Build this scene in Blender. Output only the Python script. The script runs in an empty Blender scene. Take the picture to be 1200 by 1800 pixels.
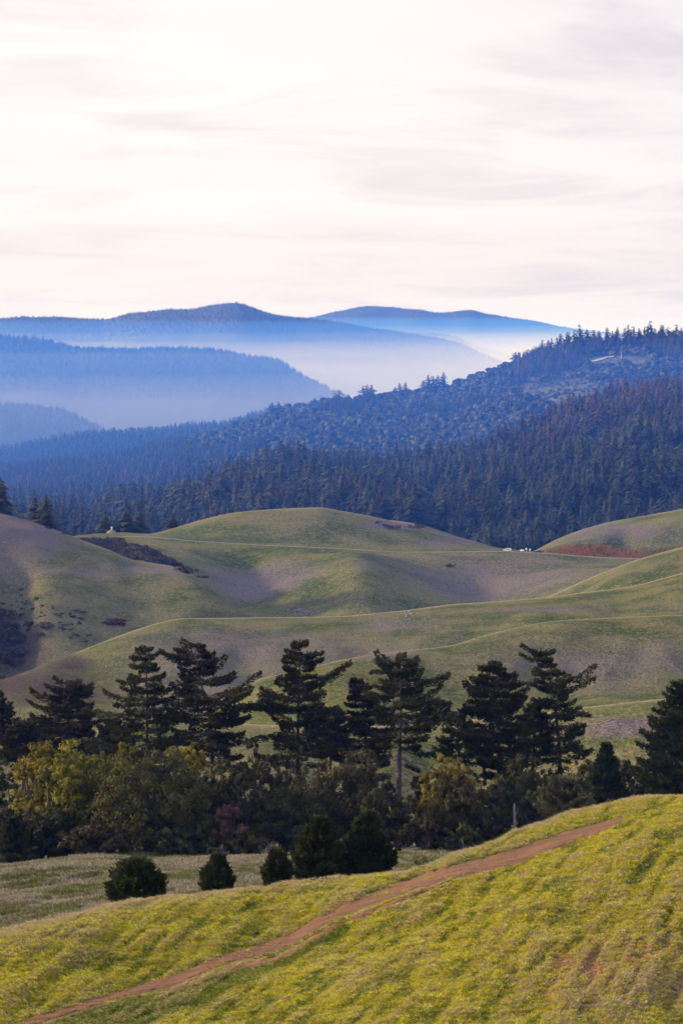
import bpy, math, random
import numpy as np
from mathutils import Vector, Matrix

R = math.radians
rng = np.random.default_rng(7)
sc = bpy.context.scene
COL = sc.collection

# ------------------------------------------------------------------ camera
F = 4250.0          # focal length in pixels of the 1200x1800 photograph
HZ = 545.0          # row of the eye-level horizon
cam = bpy.data.cameras.new('camera')
cam.sensor_fit = 'VERTICAL'
cam.sensor_height = 36.0
cam.sensor_width = 36.0
cam.lens = F / 1800 * 36.0
cam.shift_y = -(900 - HZ) / 1800
cam.clip_start = 0.5
cam.clip_end = 60000
co = bpy.data.objects.new('camera', cam)
co.rotation_euler = (R(90), 0, 0)
COL.objects.link(co)
sc.camera = co

# ------------------------------------------------------------------ sky
SUN_AZ, SUN_EL = -78.0, 14.0      # degrees: azimuth from the view direction (left is minus)
SKY_STRENGTH = 0.15
CLOUD_STRENGTH = 1.10
W = bpy.data.worlds.new('World')
sc.world = W
W.use_nodes = True
nt = W.node_tree
nt.nodes.clear()


def N(t, typ, **kw):
    n = t.nodes.new(typ)
    for k, v in kw.items():
        if k.startswith('i_'):
            key = k[2:]
            n.inputs[int(key) if key.isdigit() else key].default_value = v
        else:
            setattr(n, k, v)
    return n


def L(t, a, b):
    t.links.new(a, b)


def M_(t, op, a, b=None, clamp=False):
    n = t.nodes.new('ShaderNodeMath')
    n.operation = op
    n.use_clamp = clamp
    for i, v in enumerate((a, b)):
        if v is None:
            continue
        if isinstance(v, (int, float)):
            n.inputs[i].default_value = v
        else:
            t.links.new(v, n.inputs[i])
    return n.outputs[0]


def mixc(t, f, a, b, mode='MIX'):
    n = t.nodes.new('ShaderNodeMix')
    n.data_type = 'RGBA'
    n.blend_type = mode
    for i, v in ((0, f), (6, a), (7, b)):
        if isinstance(v, (int, float)):
            n.inputs[i].default_value = v
        elif isinstance(v, tuple):
            n.inputs[i].default_value = v if len(v) == 4 else (*v, 1)
        else:
            t.links.new(v, n.inputs[i])
    return n.outputs[2]


def ramp(t, f, stops):
    n = t.nodes.new('ShaderNodeMapRange')
    n.interpolation_type = 'SMOOTHSTEP'
    n.inputs[1].default_value, n.inputs[2].default_value = stops[0], stops[1]
    n.inputs[3].default_value, n.inputs[4].default_value = (stops[2], stops[3]) if len(stops) > 2 else (0, 1)
    t.links.new(f, n.inputs[0])
    return n.outputs[0]


tc = N(nt, 'ShaderNodeTexCoord')
sep = N(nt, 'ShaderNodeSeparateXYZ')
L(nt, tc.outputs['Generated'], sep.inputs[0])
zc = M_(nt, 'MAXIMUM', sep.outputs[2], 0.0)
den = M_(nt, 'ADD', zc, 0.09)
px_ = M_(nt, 'DIVIDE', sep.outputs[0], den)
py_ = M_(nt, 'DIVIDE', sep.outputs[1], den)
cmb = N(nt, 'ShaderNodeCombineXYZ')
L(nt, px_, cmb.inputs[0])
L(nt, py_, cmb.inputs[1])


def noise(t, vec, scale, detail=5.0, rough=0.55, dist=0.0):
    n = t.nodes.new('ShaderNodeTexNoise')
    n.inputs['Scale'].default_value = scale
    n.inputs['Detail'].default_value = detail
    n.inputs['Roughness'].default_value = rough
    n.inputs['Distortion'].default_value = dist
    t.links.new(vec, n.inputs['Vector'])
    return n.outputs[0]


sky = N(nt, 'ShaderNodeTexSky')
sky.sky_type = 'NISHITA'
sky.sun_disc = False
sky.sun_elevation = R(SUN_EL)
sky.sun_rotation = R(SUN_AZ)
sky.air_density = 1.0
sky.dust_density = 1.0
sky.ozone_density = 2.0
n1 = noise(nt, cmb.outputs[0], 1.15, 7, 0.58, 0.7)
n2 = noise(nt, cmb.outputs[0], 0.30, 4, 0.55, 0.3)
streak = ramp(nt, n1, (0.44, 0.70))
broad = ramp(nt, n2, (0.40, 0.68))
side = ramp(nt, sep.outputs[0], (-0.05, 0.22))
grey = M_(nt, 'ADD', M_(nt, 'MULTIPLY', streak, 0.65), M_(nt, 'MULTIPLY', broad, 0.35))
grey = M_(nt, 'ADD', grey, M_(nt, 'MULTIPLY', side, 0.35), True)
lowp = ramp(nt, zc, (0.0, 0.09))
whitec = mixc(nt, lowp, (0.650, 0.580, 0.574), (0.675, 0.640, 0.628))
high = ramp(nt, zc, (0.10, 0.70))
whitec = mixc(nt, high, whitec, (0.64, 0.74, 1.00))     # thin veil: the blue shows through higher up
cloudc = mixc(nt, grey, whitec, mixc(nt, side, (0.545, 0.492, 0.490), (0.485, 0.452, 0.495)))
bg1 = N(nt, 'ShaderNodeBackground')
bg1.inputs[1].default_value = SKY_STRENGTH
L(nt, sky.outputs[0], bg1.inputs[0])
bg2 = N(nt, 'ShaderNodeBackground')
bg2.inputs[1].default_value = CLOUD_STRENGTH
L(nt, cloudc, bg2.inputs[0])
cover = ramp(nt, zc, (0.12, 0.75, 0.96, 0.75))
ms = N(nt, 'ShaderNodeMixShader')
L(nt, cover, ms.inputs[0])
L(nt, bg1.outputs[0], ms.inputs[1])
L(nt, bg2.outputs[0], ms.inputs[2])
wo = N(nt, 'ShaderNodeOutputWorld')
L(nt, ms.outputs[0], wo.inputs[0])

# ------------------------------------------------------------------ sun
sl = bpy.data.lights.new('sun', 'SUN')
sl.energy = 5.0
sl.angle = R(4)
sl.color = (1.0, 0.79, 0.50)
so = bpy.data.objects.new('sun', sl)
sdir = Vector((math.sin(R(SUN_AZ)) * math.cos(R(SUN_EL)), math.cos(R(SUN_AZ)) * math.cos(R(SUN_EL)), math.sin(R(SUN_EL))))
so.rotation_euler = (-sdir).to_track_quat('-Z', 'Y').to_euler()
so.location = (-100, 50, 120)
COL.objects.link(so)

sc.view_settings.view_transform = 'Standard'
sc.view_settings.look = 'None'
sc.view_settings.exposure = 0.58
sc.view_settings.gamma = 1.0
sc.view_settings.use_curve_mapping = False
cy = sc.cycles
cy.use_denoising = True
cy.max_bounces = 6
cy.diffuse_bounces = 3
cy.transmission_bounces = 3
cy.transparent_max_bounces = 8
cy.volume_bounces = 2
cy.use_adaptive_sampling = True
cy.adaptive_threshold = 0.01


# ------------------------------------------------------------------ helpers
def tag(o, label=None, cat=None, group=None, kind=None):
    if label:
        o['label'] = label
    if cat:
        o['category'] = cat
    if group:
        o['group'] = group
    if kind:
        o['kind'] = kind
    return o


def link(o, parent=None):
    COL.objects.link(o)
    if parent:
        o.parent = parent
    return o


def mesh_np(name, V, faces, mats=(), smooth=True, attrs=None, face_mat=None):
    """faces: list of int arrays (n,3) or (n,4)"""
    me = bpy.data.meshes.new(name)
    V = np.asarray(V, np.float32)
    faces = [np.asarray(f, np.int32) for f in (faces if isinstance(faces, list) else [faces]) if len(f)]
    loops = np.concatenate([f.ravel() for f in faces])
    sizes = np.concatenate([np.full(len(f), f.shape[1], np.int32) for f in faces])
    starts = np.concatenate([[0], np.cumsum(sizes)[:-1]]).astype(np.int32)
    me.vertices.add(len(V))
    me.vertices.foreach_set('co', V.ravel())
    me.loops.add(len(loops))
    me.loops.foreach_set('vertex_index', loops)
    me.polygons.add(len(sizes))
    me.polygons.foreach_set('loop_start', starts)
    if smooth:
        me.polygons.foreach_set('use_smooth', np.ones(len(sizes), bool))
    for m in mats:
        me.materials.append(m)
    if face_mat is not None:
        me.polygons.foreach_set('material_index', np.asarray(face_mat, np.int32))
    for k, a in (attrs or {}).items():
        a = np.asarray(a, np.float32)
        if a.ndim == 1:
            at = me.attributes.new(k, 'FLOAT', 'POINT')
            at.data.foreach_set('value', a)
        else:
            at = me.attributes.new(k, 'FLOAT_COLOR', 'POINT')
            at.data.foreach_set('color', np.c_[a, np.ones(len(a))][:, :4].astype(np.float32).ravel())
    me.update(calc_edges=True)
    return me


def obj_np(name, V, faces, mats=(), parent=None, **kw):
    me = mesh_np(name, V, faces, mats, **kw)
    return link(bpy.data.objects.new(name, me), parent)


def empty(name, loc, rz=0.0):
    o = bpy.data.objects.new(name, None)
    o.location = loc
    o.rotation_euler = (0, 0, rz)
    o.empty_display_size = 0.3
    return link(o)


class MB:
    """collects tubes, leaves and boxes into one mesh"""

    def __init__(s):
        s.v, s.q, s.t, s.a, s.n = [], [], [], [], 0

    def add(s, V, q=None, t=None, a=None):
        V = np.asarray(V, float)
        s.v.append(V)
        if q is not None and len(q):
            s.q.append(np.asarray(q) + s.n)
        if t is not None and len(t):
            s.t.append(np.asarray(t) + s.n)
        s.a.append(np.full(len(V), 0.5) if a is None else np.broadcast_to(np.asarray(a, float), (len(V),)))
        s.n += len(V)

    def tube(s, P, rad, n=6, cap=True):
        P = np.asarray(P, float)
        k = len(P)
        rad = np.broadcast_to(np.asarray(rad, float), (k,))
        T = np.gradient(P, axis=0)
        T /= np.linalg.norm(T, axis=1)[:, None] + 1e-9
        ref = np.array([0.0, 0, 1]) if abs(T[0, 2]) < 0.8 else np.array([1.0, 0, 0])
        U = np.cross(T, ref)
        U /= np.linalg.norm(U, axis=1)[:, None] + 1e-9
        Wv = np.cross(T, U)
        an = np.arange(n) * 2 * np.pi / n
        V = P[:, None] + rad[:, None, None] * (np.cos(an)[None, :, None] * U[:, None] + np.sin(an)[None, :, None] * Wv[:, None])
        i = np.arange(k - 1)[:, None] * n
        j = np.arange(n)[None]
        jn = (j + 1) % n
        q = np.stack([i + j, i + jn, i + n + jn, i + n + j], -1).reshape(-1, 4)
        s.add(V.reshape(-1, 3), q=q)

    def box(s, c, half, rz=0.0):
        c = np.asarray(c, float)
        hx, hy, hz = half
        v = np.array([[x, y, z] for z in (-hz, hz) for y in (-hy, hy) for x in (-hx, hx)])
        cr, sr = math.cos(rz), math.sin(rz)
        v = np.c_[v[:, 0] * cr - v[:, 1] * sr, v[:, 0] * sr + v[:, 1] * cr, v[:, 2]] + c
        s.add(v, q=[[0, 2, 3, 1], [4, 5, 7, 6], [0, 1, 5, 4], [2, 6, 7, 3], [0, 4, 6, 2], [1, 3, 7, 5]])

    def leaves(s, C, D, length, width, a=None, up=0.6, nrm=None):
        """diamond leaves at centres C along D"""
        n = len(C)
        D = D / (np.linalg.norm(D, axis=1)[:, None] + 1e-9)
        nr = rng.normal(size=(n, 3))
        if nrm is None:
            nr[:, 2] += up * 2
        else:                      # leaves lie roughly along the outside of their clump
            nr = nr * 0.55 + nrm / (np.linalg.norm(nrm, axis=1)[:, None] + 1e-9) * 1.7
            D = D - nr * ((D * nr).sum(1) / (nr * nr).sum(1))[:, None]
            D = D / (np.linalg.norm(D, axis=1)[:, None] + 1e-9)
        S = np.cross(D, nr)
        S /= np.linalg.norm(S, axis=1)[:, None] + 1e-9
        Nn = np.cross(S, D)
        ln = np.broadcast_to(np.asarray(length, float), (n,))[:, None]
        wd = np.broadcast_to(np.asarray(width, float), (n,))[:, None]
        V = np.stack([C - D * ln * 0.5, C + S * wd * 0.5 + Nn * wd * 0.12, C + D * ln * 0.5, C - S * wd * 0.5 + Nn * wd * 0.12], 1).reshape(-1, 3)
        q = (np.arange(n)[:, None] * 4 + np.arange(4)[None])
        av = None if a is None else np.repeat(a, 4)
        s.add(V, q=q, a=av)

    def build(s, name, mats, parent=None, smooth=True):
        f = []
        if s.q:
            f.append(np.concatenate(s.q))
        if s.t:
            f.append(np.concatenate(s.t))
        return obj_np(name, np.concatenate(s.v), f, mats, parent, smooth=smooth, attrs={'tint': np.concatenate(s.a)})

    def mesh(s, name, mats, smooth=True):
        f = []
        if s.q:
            f.append(np.concatenate(s.q))
        if s.t:
            f.append(np.concatenate(s.t))
        return mesh_np(name, np.concatenate(s.v), f, mats, smooth=smooth, attrs={'tint': np.concatenate(s.a)})


# ---- numpy value noise
def _hash(ix, iy, seed):
    h = (ix.astype(np.int64) * 374761393 + iy.astype(np.int64) * 668265263 + seed * 144665) & 0x7fffffff
    h = ((h ^ (h >> 13)) * 1274126177) & 0x7fffffff
    return ((h ^ (h >> 16)) & 0xffff) / 65535.0


def vnoise(x, y, seed=0):
    x = np.asarray(x, float)
    y = np.asarray(y, float)
    ix, iy = np.floor(x), np.floor(y)
    fx, fy = x - ix, y - iy
    fx = fx * fx * fx * (fx * (fx * 6 - 15) + 10)
    fy = fy * fy * fy * (fy * (fy * 6 - 15) + 10)
    a, b = _hash(ix, iy, seed), _hash(ix + 1, iy, seed)
    c, d = _hash(ix, iy + 1, seed), _hash(ix + 1, iy + 1, seed)
    return (a + (b - a) * fx) * (1 - fy) + (c + (d - c) * fx) * fy


def fbm(x, y, octv=4, seed=0, gain=0.5):
    s = 0.0
    am = 1.0
    tot = 0.0
    for o in range(octv):
        c, sn = math.cos(0.7 * o), math.sin(0.7 * o)
        s = s + am * (vnoise((x * c - y * sn) * 2 ** o, (x * sn + y * c) * 2 ** o, seed + o * 17) - 0.5)
        tot += am
        am *= gain
    return s / tot * 2


def sstep(a, b, x):
    t = np.clip((np.asarray(x, float) - a) / (b - a), 0, 1)
    return t * t * (3 - 2 * t)


# ---- monotone cubic
def pslopes(x, y):
    h = np.diff(x, axis=0)
    d = np.diff(y, axis=0) / h
    m = np.zeros_like(y)
    a, b = d[:-1], d[1:]
    w1 = 2 * h[1:] + h[:-1]
    w2 = h[1:] + 2 * h[:-1]
    ok = a * b > 0
    with np.errstate(divide='ignore', invalid='ignore'):
        hm = (w1 + w2) / (w1 / a + w2 / b)
    m[1:-1] = np.where(ok, hm, 0)
    m[0], m[-1] = d[0], d[-1]
    return m


def pchip(xk, yk, x):
    xk = np.asarray(xk, float)
    yk = np.asarray(yk, float)
    if len(xk) == 2:
        return np.interp(x, xk, yk)
    m = pslopes(xk, yk)
    x = np.clip(np.asarray(x, float), xk[0], xk[-1])
    i = np.clip(np.searchsorted(xk, x) - 1, 0, len(xk) - 2)
    h = xk[i + 1] - xk[i]
    t = (x - xk[i]) / h
    return ((2 * t ** 3 - 3 * t ** 2 + 1) * yk[i] + (t ** 3 - 2 * t ** 2 + t) * h * m[i]
            + (-2 * t ** 3 + 3 * t ** 2) * yk[i + 1] + (t ** 3 - t ** 2) * h * m[i + 1])


PXG = np.arange(-2400.0, 3601.0, 2.0)


def row(v):
    """number or list of (px, value) -> values on PXG"""
    if isinstance(v, (int, float)):
        return np.full_like(PXG, float(v))
    if isinstance(v, np.ndarray):
        return v
    return pchip([p for p, _ in v], [q for _, q in v], PXG)


HILLS = {}


class Hill:
    """terrain swept outwards from rows of (depth, image row); relief() is extra height in metres"""

    def __init__(s, key, rows, relief=None):
        s.key = key
        s.D = np.stack([row(d) for d, p in rows])
        s.P = np.stack([row(p) for d, p in rows])
        s.m = pslopes(s.D, s.P)
        s.relief = relief
        HILLS[key] = s

    def herm(s, t, h, p0, p1, m0, m1):
        return ((2 * t ** 3 - 3 * t ** 2 + 1) * p0 + (t ** 3 - 2 * t ** 2 + t) * h * m0
                + (-2 * t ** 3 + 3 * t ** 2) * p1 + (t ** 3 - t ** 2) * h * m1)

    def zx(s, px, d):
        """height at depth d along the column px; -inf outside"""
        px = np.asarray(px, float)
        d = np.asarray(d, float)
        f = np.clip((px - PXG[0]) / 2, 0, len(PXG) - 1.001)
        i = f.astype(int)
        g = f - i

        def col(A):
            return A[i] * (1 - g) + A[i + 1] * g
        out = np.full(px.shape, -1e9)
        for k in range(len(s.D) - 1):
            d0, d1 = col(s.D[k]), col(s.D[k + 1])
            ins = (d >= d0) & (d <= d1)
            t = np.clip((d - d0) / (d1 - d0), 0, 1)
            p = s.herm(t, d1 - d0, col(s.P[k]), col(s.P[k + 1]), col(s.m[k]), col(s.m[k + 1]))
            z = (HZ - p) / F * d
            out = np.where(ins, z, out)
        if s.relief is not None:
            out = out + np.where(out > -1e8, s.relief((px - 600) / F * d, d, px), 0)
        return out

    def mesh(s, name, mat, px0, px1, nx, ns, masks=None, zmin=None):
        pxs = np.linspace(px0, px1, nx)
        if px0 <= -190:                      # coarser ground carries on beyond the frame
            pxs = np.r_[np.linspace(-2300, px0, 40)[:-1], pxs]
        if px1 >= 1390:
            pxs = np.r_[pxs, np.linspace(px1, 3500, 40)[1:]]

        def col(A):
            return np.stack([np.interp(pxs, PXG, A[k]) for k in range(len(A))])
        D, P, m = col(s.D), col(s.P), col(s.m)
        dd, pp = [], []
        for k in range(len(D) - 1):
            n = ns[k]
            t = np.linspace(0, 1, n + 1)[:(n + 1 if k == len(D) - 2 else n), None]
            dd.append(D[k] + t * (D[k + 1] - D[k]))
            pp.append(s.herm(t, D[k + 1] - D[k], P[k], P[k + 1], m[k], m[k + 1]))
        dd, pp = np.concatenate(dd), np.concatenate(pp)
        PX = np.broadcast_to(pxs, dd.shape)
        X = (PX - 600) / F * dd
        Z = (HZ - pp) / F * dd
        if s.relief is not None:
            Z = Z + s.relief(X, dd, PX)
        if zmin is not None:
            Z = np.maximum(Z, zmin)
        nr, nx = dd.shape
        idx = np.arange(nr * nx).reshape(nr, nx)
        q = np.stack([idx[:-1, :-1], idx[:-1, 1:], idx[1:, 1:], idx[1:, :-1]], -1).reshape(-1, 4)
        at = {}
        if masks is not None:
            at['mask'] = np.stack([np.broadcast_to(a, dd.shape).ravel() for a in masks(X, dd, PX, pp)], -1)
        V = np.stack([X, dd, Z], -1).reshape(-1, 3)
        o = obj_np(name, V, q, [mat], attrs=at)
        tag(o, kind='structure')
        return o


def ground(x, y):
    """height of the highest terrain at x, y"""
    x = np.atleast_1d(np.asarray(x, float))
    y = np.atleast_1d(np.asarray(y, float))
    px = 600 + F * x / y
    z = np.full(x.shape, -1e9)
    for h in HILLS.values():
        z = np.maximum(z, h.zx(px, y))
    return z


def gpt(px, d, sink=0.0):
    x = (px - 600) / F * d
    return Vector((x, d, float(ground(x, d)[0]) - sink))


# ------------------------------------------------------------------ materials
def new_mat(name):
    m = bpy.data.materials.new(name)
    m.use_nodes = True
    t = m.node_tree
    t.nodes.clear()
    out = N(t, 'ShaderNodeOutputMaterial')
    return m, t, out


def simple(name, color, rough=0.8, var=0.15, scale=3.0, metallic=0.0):
    m, t, out = new_mat(name)
    b = N(t, 'ShaderNodeBsdfPrincipled')
    tcn = N(t, 'ShaderNodeTexCoord')
    nz = noise(t, tcn.outputs['Object'], scale, 4, 0.6)
    c = mixc(t, ramp(t, nz, (0.3, 0.7)), tuple(x * (1 - var) for x in color), tuple(min(1, x * (1 + var)) for x in color))
    L(t, c, b.inputs['Base Color'])
    b.inputs['Roughness'].default_value = rough
    b.inputs['Metallic'].default_value = metallic
    L(t, b.outputs[0], out.inputs[0])
    return m


def foliage(name, c0, c1, transl=0.25, rnd=0.25, tipc=None, tscale=0.35, spec=0.10):
    """leaf material: mix of two leaf colours by clump tint, plus a per-object variation"""
    m, t, out = new_mat(name)
    at = N(t, 'ShaderNodeAttribute', attribute_name='tint')
    oi = N(t, 'ShaderNodeObjectInfo')
    c = mixc(t, at.outputs['Fac'], c0, c1)
    if tipc:
        geo = N(t, 'ShaderNodeNewGeometry')
        nz = noise(t, geo.outputs['Position'], tscale, 3, 0.6)
        c = mixc(t, ramp(t, nz, (0.48, 0.68)), c, tipc)
    hs = N(t, 'ShaderNodeHueSaturation')
    L(t, M_(t, 'ADD', M_(t, 'MULTIPLY', oi.outputs['Random'], rnd * 2), 1 - rnd), hs.inputs['Value'])
    L(t, M_(t, 'ADD', M_(t, 'MULTIPLY', oi.outputs['Random'], 0.05), 0.475), hs.inputs['Hue'])
    L(t, c, hs.inputs['Color'])
    b = N(t, 'ShaderNodeBsdfPrincipled')
    b.inputs['Roughness'].default_value = 0.65
    b.inputs['Specular IOR Level'].default_value = spec
    L(t, hs.outputs[0], b.inputs['Base Color'])
    tr = N(t, 'ShaderNodeBsdfTranslucent')
    L(t, hs.outputs[0], tr.inputs[0])
    mx = N(t, 'ShaderNodeMixShader', i_0=transl)
    L(t, b.outputs[0], mx.inputs[1])
    L(t, tr.outputs[0], mx.inputs[2])
    L(t, mx.outputs[0], out.inputs[0])
    return m


def hill_mat(name, g0, g1, straw, purple, soil_or_shade, fine=1.2, mid=0.12, bump=0.6, straw_amt=0.4):
    """grassland: green and yellow-green grass, dry straw, mauve dry patches (mask r), straw crests (mask g), bare earth or painted gully shade (mask b)"""
    m, t, out = new_mat(name)
    geo = N(t, 'ShaderNodeNewGeometry')
    P = geo.outputs['Position']
    at = N(t, 'ShaderNodeAttribute', attribute_name='mask')
    sp = N(t, 'ShaderNodeSeparateColor')
    L(t, at.outputs['Color'], sp.inputs[0])
    nf = noise(t, P, fine, 3, 0.65)
    nf2 = noise(t, P, fine * 0.37, 4, 0.6, 0.6)
    nm = noise(t, P, mid, 4, 0.55)
    nl = noise(t, P, mid * 0.22, 3, 0.5)
    c = mixc(t, ramp(t, nm, (0.35, 0.65)), g0, g1)
    c = mixc(t, M_(t, 'MULTIPLY', ramp(t, nf2, (0.45, 0.68)), straw_amt), c, straw)
    pm = M_(t, 'MULTIPLY', ramp(t, M_(t, 'ADD', nm, M_(t, 'MULTIPLY', nl, 0.6)), (0.6, 1.0)), 0.36)
    pm = M_(t, 'ADD', pm, sp.outputs[0], True)
    pm = M_(t, 'MULTIPLY', pm, ramp(t, nf2, (0.25, 0.55, 0.45, 1.0)))
    c = mixc(t, M_(t, 'MULTIPLY', pm, 0.9), c, purple)
    c = mixc(t, M_(t, 'MULTIPLY', sp.outputs[1], ramp(t, nf, (0.3, 0.6, 0.6, 1.0))), c, tuple(min(1, 1.45 * q) for q in straw))
    c = mixc(t, M_(t, 'MULTIPLY', sp.outputs[2], ramp(t, nf2, (0.3, 0.55, 0.6, 1.0))), c, soil_or_shade)
    # tussock speckle: dark gaps between pale tops
    c = mixc(t, ramp(t, nf, (0.30, 0.52, 0.72, 0.0)), c, tuple(0.28 * x for x in g0))
    c = mixc(t, ramp(t, nf, (0.56, 0.78, 0.0, 0.5)), c, tuple(min(1, 1.35 * x) for x in straw))
    b = N(t, 'ShaderNodeBsdfPrincipled')
    b.inputs['Roughness'].default_value = 0.9
    b.inputs['Specular IOR Level'].default_value = 0.03
    L(t, c, b.inputs['Base Color'])
    bp = N(t, 'ShaderNodeBump', i_Strength=bump, i_Distance=0.8)
    L(t, M_(t, 'ADD', nf, M_(t, 'MULTIPLY', nf2, 1.2)), bp.inputs['Height'])
    L(t, bp.outputs[0], b.inputs['Normal'])
    L(t, b.outputs[0], out.inputs[0])
    return m


G0, G1 = (0.055, 0.078, 0.010), (0.152, 0.145, 0.018)
STRAW, PURP, SOIL = (0.31, 0.24, 0.155), (0.165, 0.122, 0.145), (0.30, 0.13, 0.075)
m_near = hill_mat('near_grassland', (0.14, 0.15, 0.02), (0.26, 0.22, 0.04), (0.40, 0.31, 0.17), (0.24, 0.14, 0.09), SOIL, fine=6, mid=0.5, bump=0.5)
m_field = hill_mat('field_grass', (0.10, 0.105, 0.035), (0.17, 0.155, 0.06), (0.34, 0.28, 0.21), (0.22, 0.175, 0.17), SOIL, fine=2.2, mid=0.22, bump=0.7, straw_amt=0.8)
m_hill = hill_mat('hill_grass', G0, G1, STRAW, PURP, (0.055, 0.032, 0.034), fine=1.5, mid=0.05, bump=0.9)  # last colour: dark brown earth, also the gully's painted shade
m_hillfar = hill_mat('far_hill_grass', G0, G1, STRAW, PURP, (0.34, 0.125, 0.050), fine=0.95, mid=0.03, bump=1.0)
m_dirt = simple('red_dirt', (0.36, 0.17, 0.09), 0.95, 0.25, 1.2)
m_forestfloor = simple('forest_floor', (0.03, 0.032, 0.018), 0.95, 0.3, 0.02)
m_chap = simple('chaparral_ground', (0.05, 0.05, 0.022), 0.95, 0.35, 0.012)
m_scar = simple('pale_dirt', (0.45, 0.30, 0.24), 0.95, 0.1, 0.1)
m_bark = simple('bark', (0.06, 0.043, 0.037), 0.9, 0.35, 4.0)
m_barkpale = simple('pale_bark', (0.11, 0.085, 0.085), 0.9, 0.3, 3.0)
m_deadwood = simple('weathered_wood', (0.20, 0.18, 0.19), 0.9, 0.2, 3.0)
m_needle = foliage('fir_needles', (0.012, 0.015, 0.004), (0.075, 0.07, 0.016), 0.2, 0.15, (0.0465, 0.0341, 0.0112))
m_needle_br = foliage('brown_fir_needles', (0.0186, 0.0161, 0.0056), (0.0790, 0.0576, 0.0168), 0.2, 0.15)
m_needle_gr = foliage('young_fir_needles', (0.0136, 0.0205, 0.0062), (0.0564, 0.0629, 0.0146), 0.2, 0.15)
m_young = foliage('young_fir_sprigs', (0.014, 0.02, 0.005), (0.064, 0.072, 0.016), 0.25, 0.1)
m_oak_y = foliage('yellow_green_leaves', (0.04, 0.043, 0.006), (0.34, 0.3, 0.026), 0.3, 0.1)
m_oak_o = foliage('olive_leaves', (0.016, 0.015, 0.004), (0.125, 0.105, 0.03), 0.22, 0.12)
m_oak_b = foliage('brown_olive_leaves', (0.018, 0.015, 0.006), (0.092, 0.072, 0.026), 0.22, 0.12)
m_oak_g = foliage('dark_green_leaves', (0.0161, 0.0198, 0.0062), (0.0817, 0.0817, 0.0231), 0.22, 0.15)
m_oak_p = foliage('russet_leaves', (0.09, 0.045, 0.04), (0.22, 0.115, 0.10), 0.25, 0.1)
m_shrub = foliage('grey_green_scrub', (0.05, 0.052, 0.03), (0.15, 0.135, 0.07), 0.15, 0.25)
m_brush = foliage('dark_brush', (0.03, 0.024, 0.018), (0.115, 0.088, 0.062), 0.15, 0.3)
m_brush_red = foliage('red_brush', (0.07, 0.03, 0.03), (0.15, 0.07, 0.06), 0.15, 0.3)
m_fconif = foliage('forest_needles', (0.0090, 0.0120, 0.0060), (0.0561, 0.0612, 0.0245), 0.15, 0.3)
m_frust = foliage('rust_forest_needles', (0.02, 0.014, 0.010), (0.105, 0.066, 0.042), 0.15, 0.25)
m_fconif2 = foliage('olive_forest_needles', (0.014, 0.018, 0.008), (0.075, 0.078, 0.032), 0.15, 0.3)
m_saddle = foliage('dark_olive_fir_needles', (0.014, 0.015, 0.005), (0.066, 0.058, 0.016), 0.15, 0.15)  # darker olive needles of the saddle conifers
m_foak = foliage('ridge_oak_leaves', (0.013, 0.018, 0.006), (0.185, 0.18, 0.075), 0.15, 0.45)
m_rock = simple('grey_rock', (0.22, 0.20, 0.215), 0.9, 0.35, 0.8)
m_rockb = simple('brown_rock', (0.22, 0.15, 0.12), 0.9, 0.4, 3.0)
m_white = simple('white_paint', (0.62, 0.62, 0.62), 0.35, 0.02, 1.0)
m_black = simple('dark_paint', (0.03, 0.03, 0.035), 0.4, 0.1, 1.0)
m_glass = simple('window_glass', (0.03, 0.035, 0.04), 0.1, 0.05, 1.0)
m_rubber = simple('tyre_rubber', (0.02, 0.02, 0.02), 0.8, 0.1, 5.0)
m_pole = simple('pole_wood', (0.55, 0.50, 0.50), 0.9, 0.1, 0.3)
m_redsign = simple('red_paint', (0.55, 0.06, 0.04), 0.5, 0.05, 1.0)

# ------------------------------------------------------------------ terrain
NC = [(-420, 1730), (-150, 1680), (0, 1642), (100, 1618), (200, 1598), (300, 1580), (400, 1568), (500, 1557), (560, 1550), (640, 1545), (700, 1540), (760, 1525),
      (800, 1508), (860, 1485), (900, 1465), (1000, 1432), (1100, 1410), (1200, 1398), (1400, 1384), (1620, 1380)]
NCD = [(-420, 112), (0, 118), (280, 124), (560, 128), (700, 131), (860, 133), (1000, 136), (1100, 138), (1200, 141), (1620, 150)]
NT = [(-420, 1960), (-80, 1845), (60, 1798), (225, 1750), (300, 1729), (400, 1690), (500, 1660), (600, 1607), (700, 1568), (800, 1536), (900, 1508), (1000, 1471), (1095, 1440), (1200, 1412), (1620, 1398)]
NTD = [(-420, 96), (0, 101), (280, 107), (600, 116), (850, 122), (1090, 130), (1200, 134), (1620, 143)]
NS = [(-420, 2080), (0, 1905), (280, 1800), (400, 1740), (500, 1692), (600, 1646), (700, 1602), (850, 1545), (950, 1502), (1090, 1450), (1200, 1422), (1620, 1404)]
NSD = [(-420, 90), (0, 94), (280, 99), (600, 111.5), (850, 118.5), (1090, 127.5), (1200, 131), (1620, 140)]
NBD = [(-420, 84), (0, 84), (300, 83), (600, 84), (900, 84), (1200, 86), (1620, 90)]
NBP = [(-420, 2250), (0, 2050), (300, 1955), (600, 1900), (900, 1872), (1200, 1850), (1620, 1840)]
npd, npp = row(NCD), row(NC)
NTROW = row(NTD)


def near_relief(x, y, px):
    """low mounds and hummocks drawn out along the fall line of the slope"""
    a = R(75)
    u = x * math.cos(a) + y * math.sin(a)
    v = -x * math.sin(a) + y * math.cos(a)
    n = fbm(u / 3.6, v / 0.42, 3, 3) * 0.17 + fbm(u / 7.0, v / 2.2, 2, 9) * 0.26
    return n * 0.9 * (1 - 0.88 * np.exp(-((y - np.interp(px, PXG, NTROW)) / 2.4) ** 2))


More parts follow.
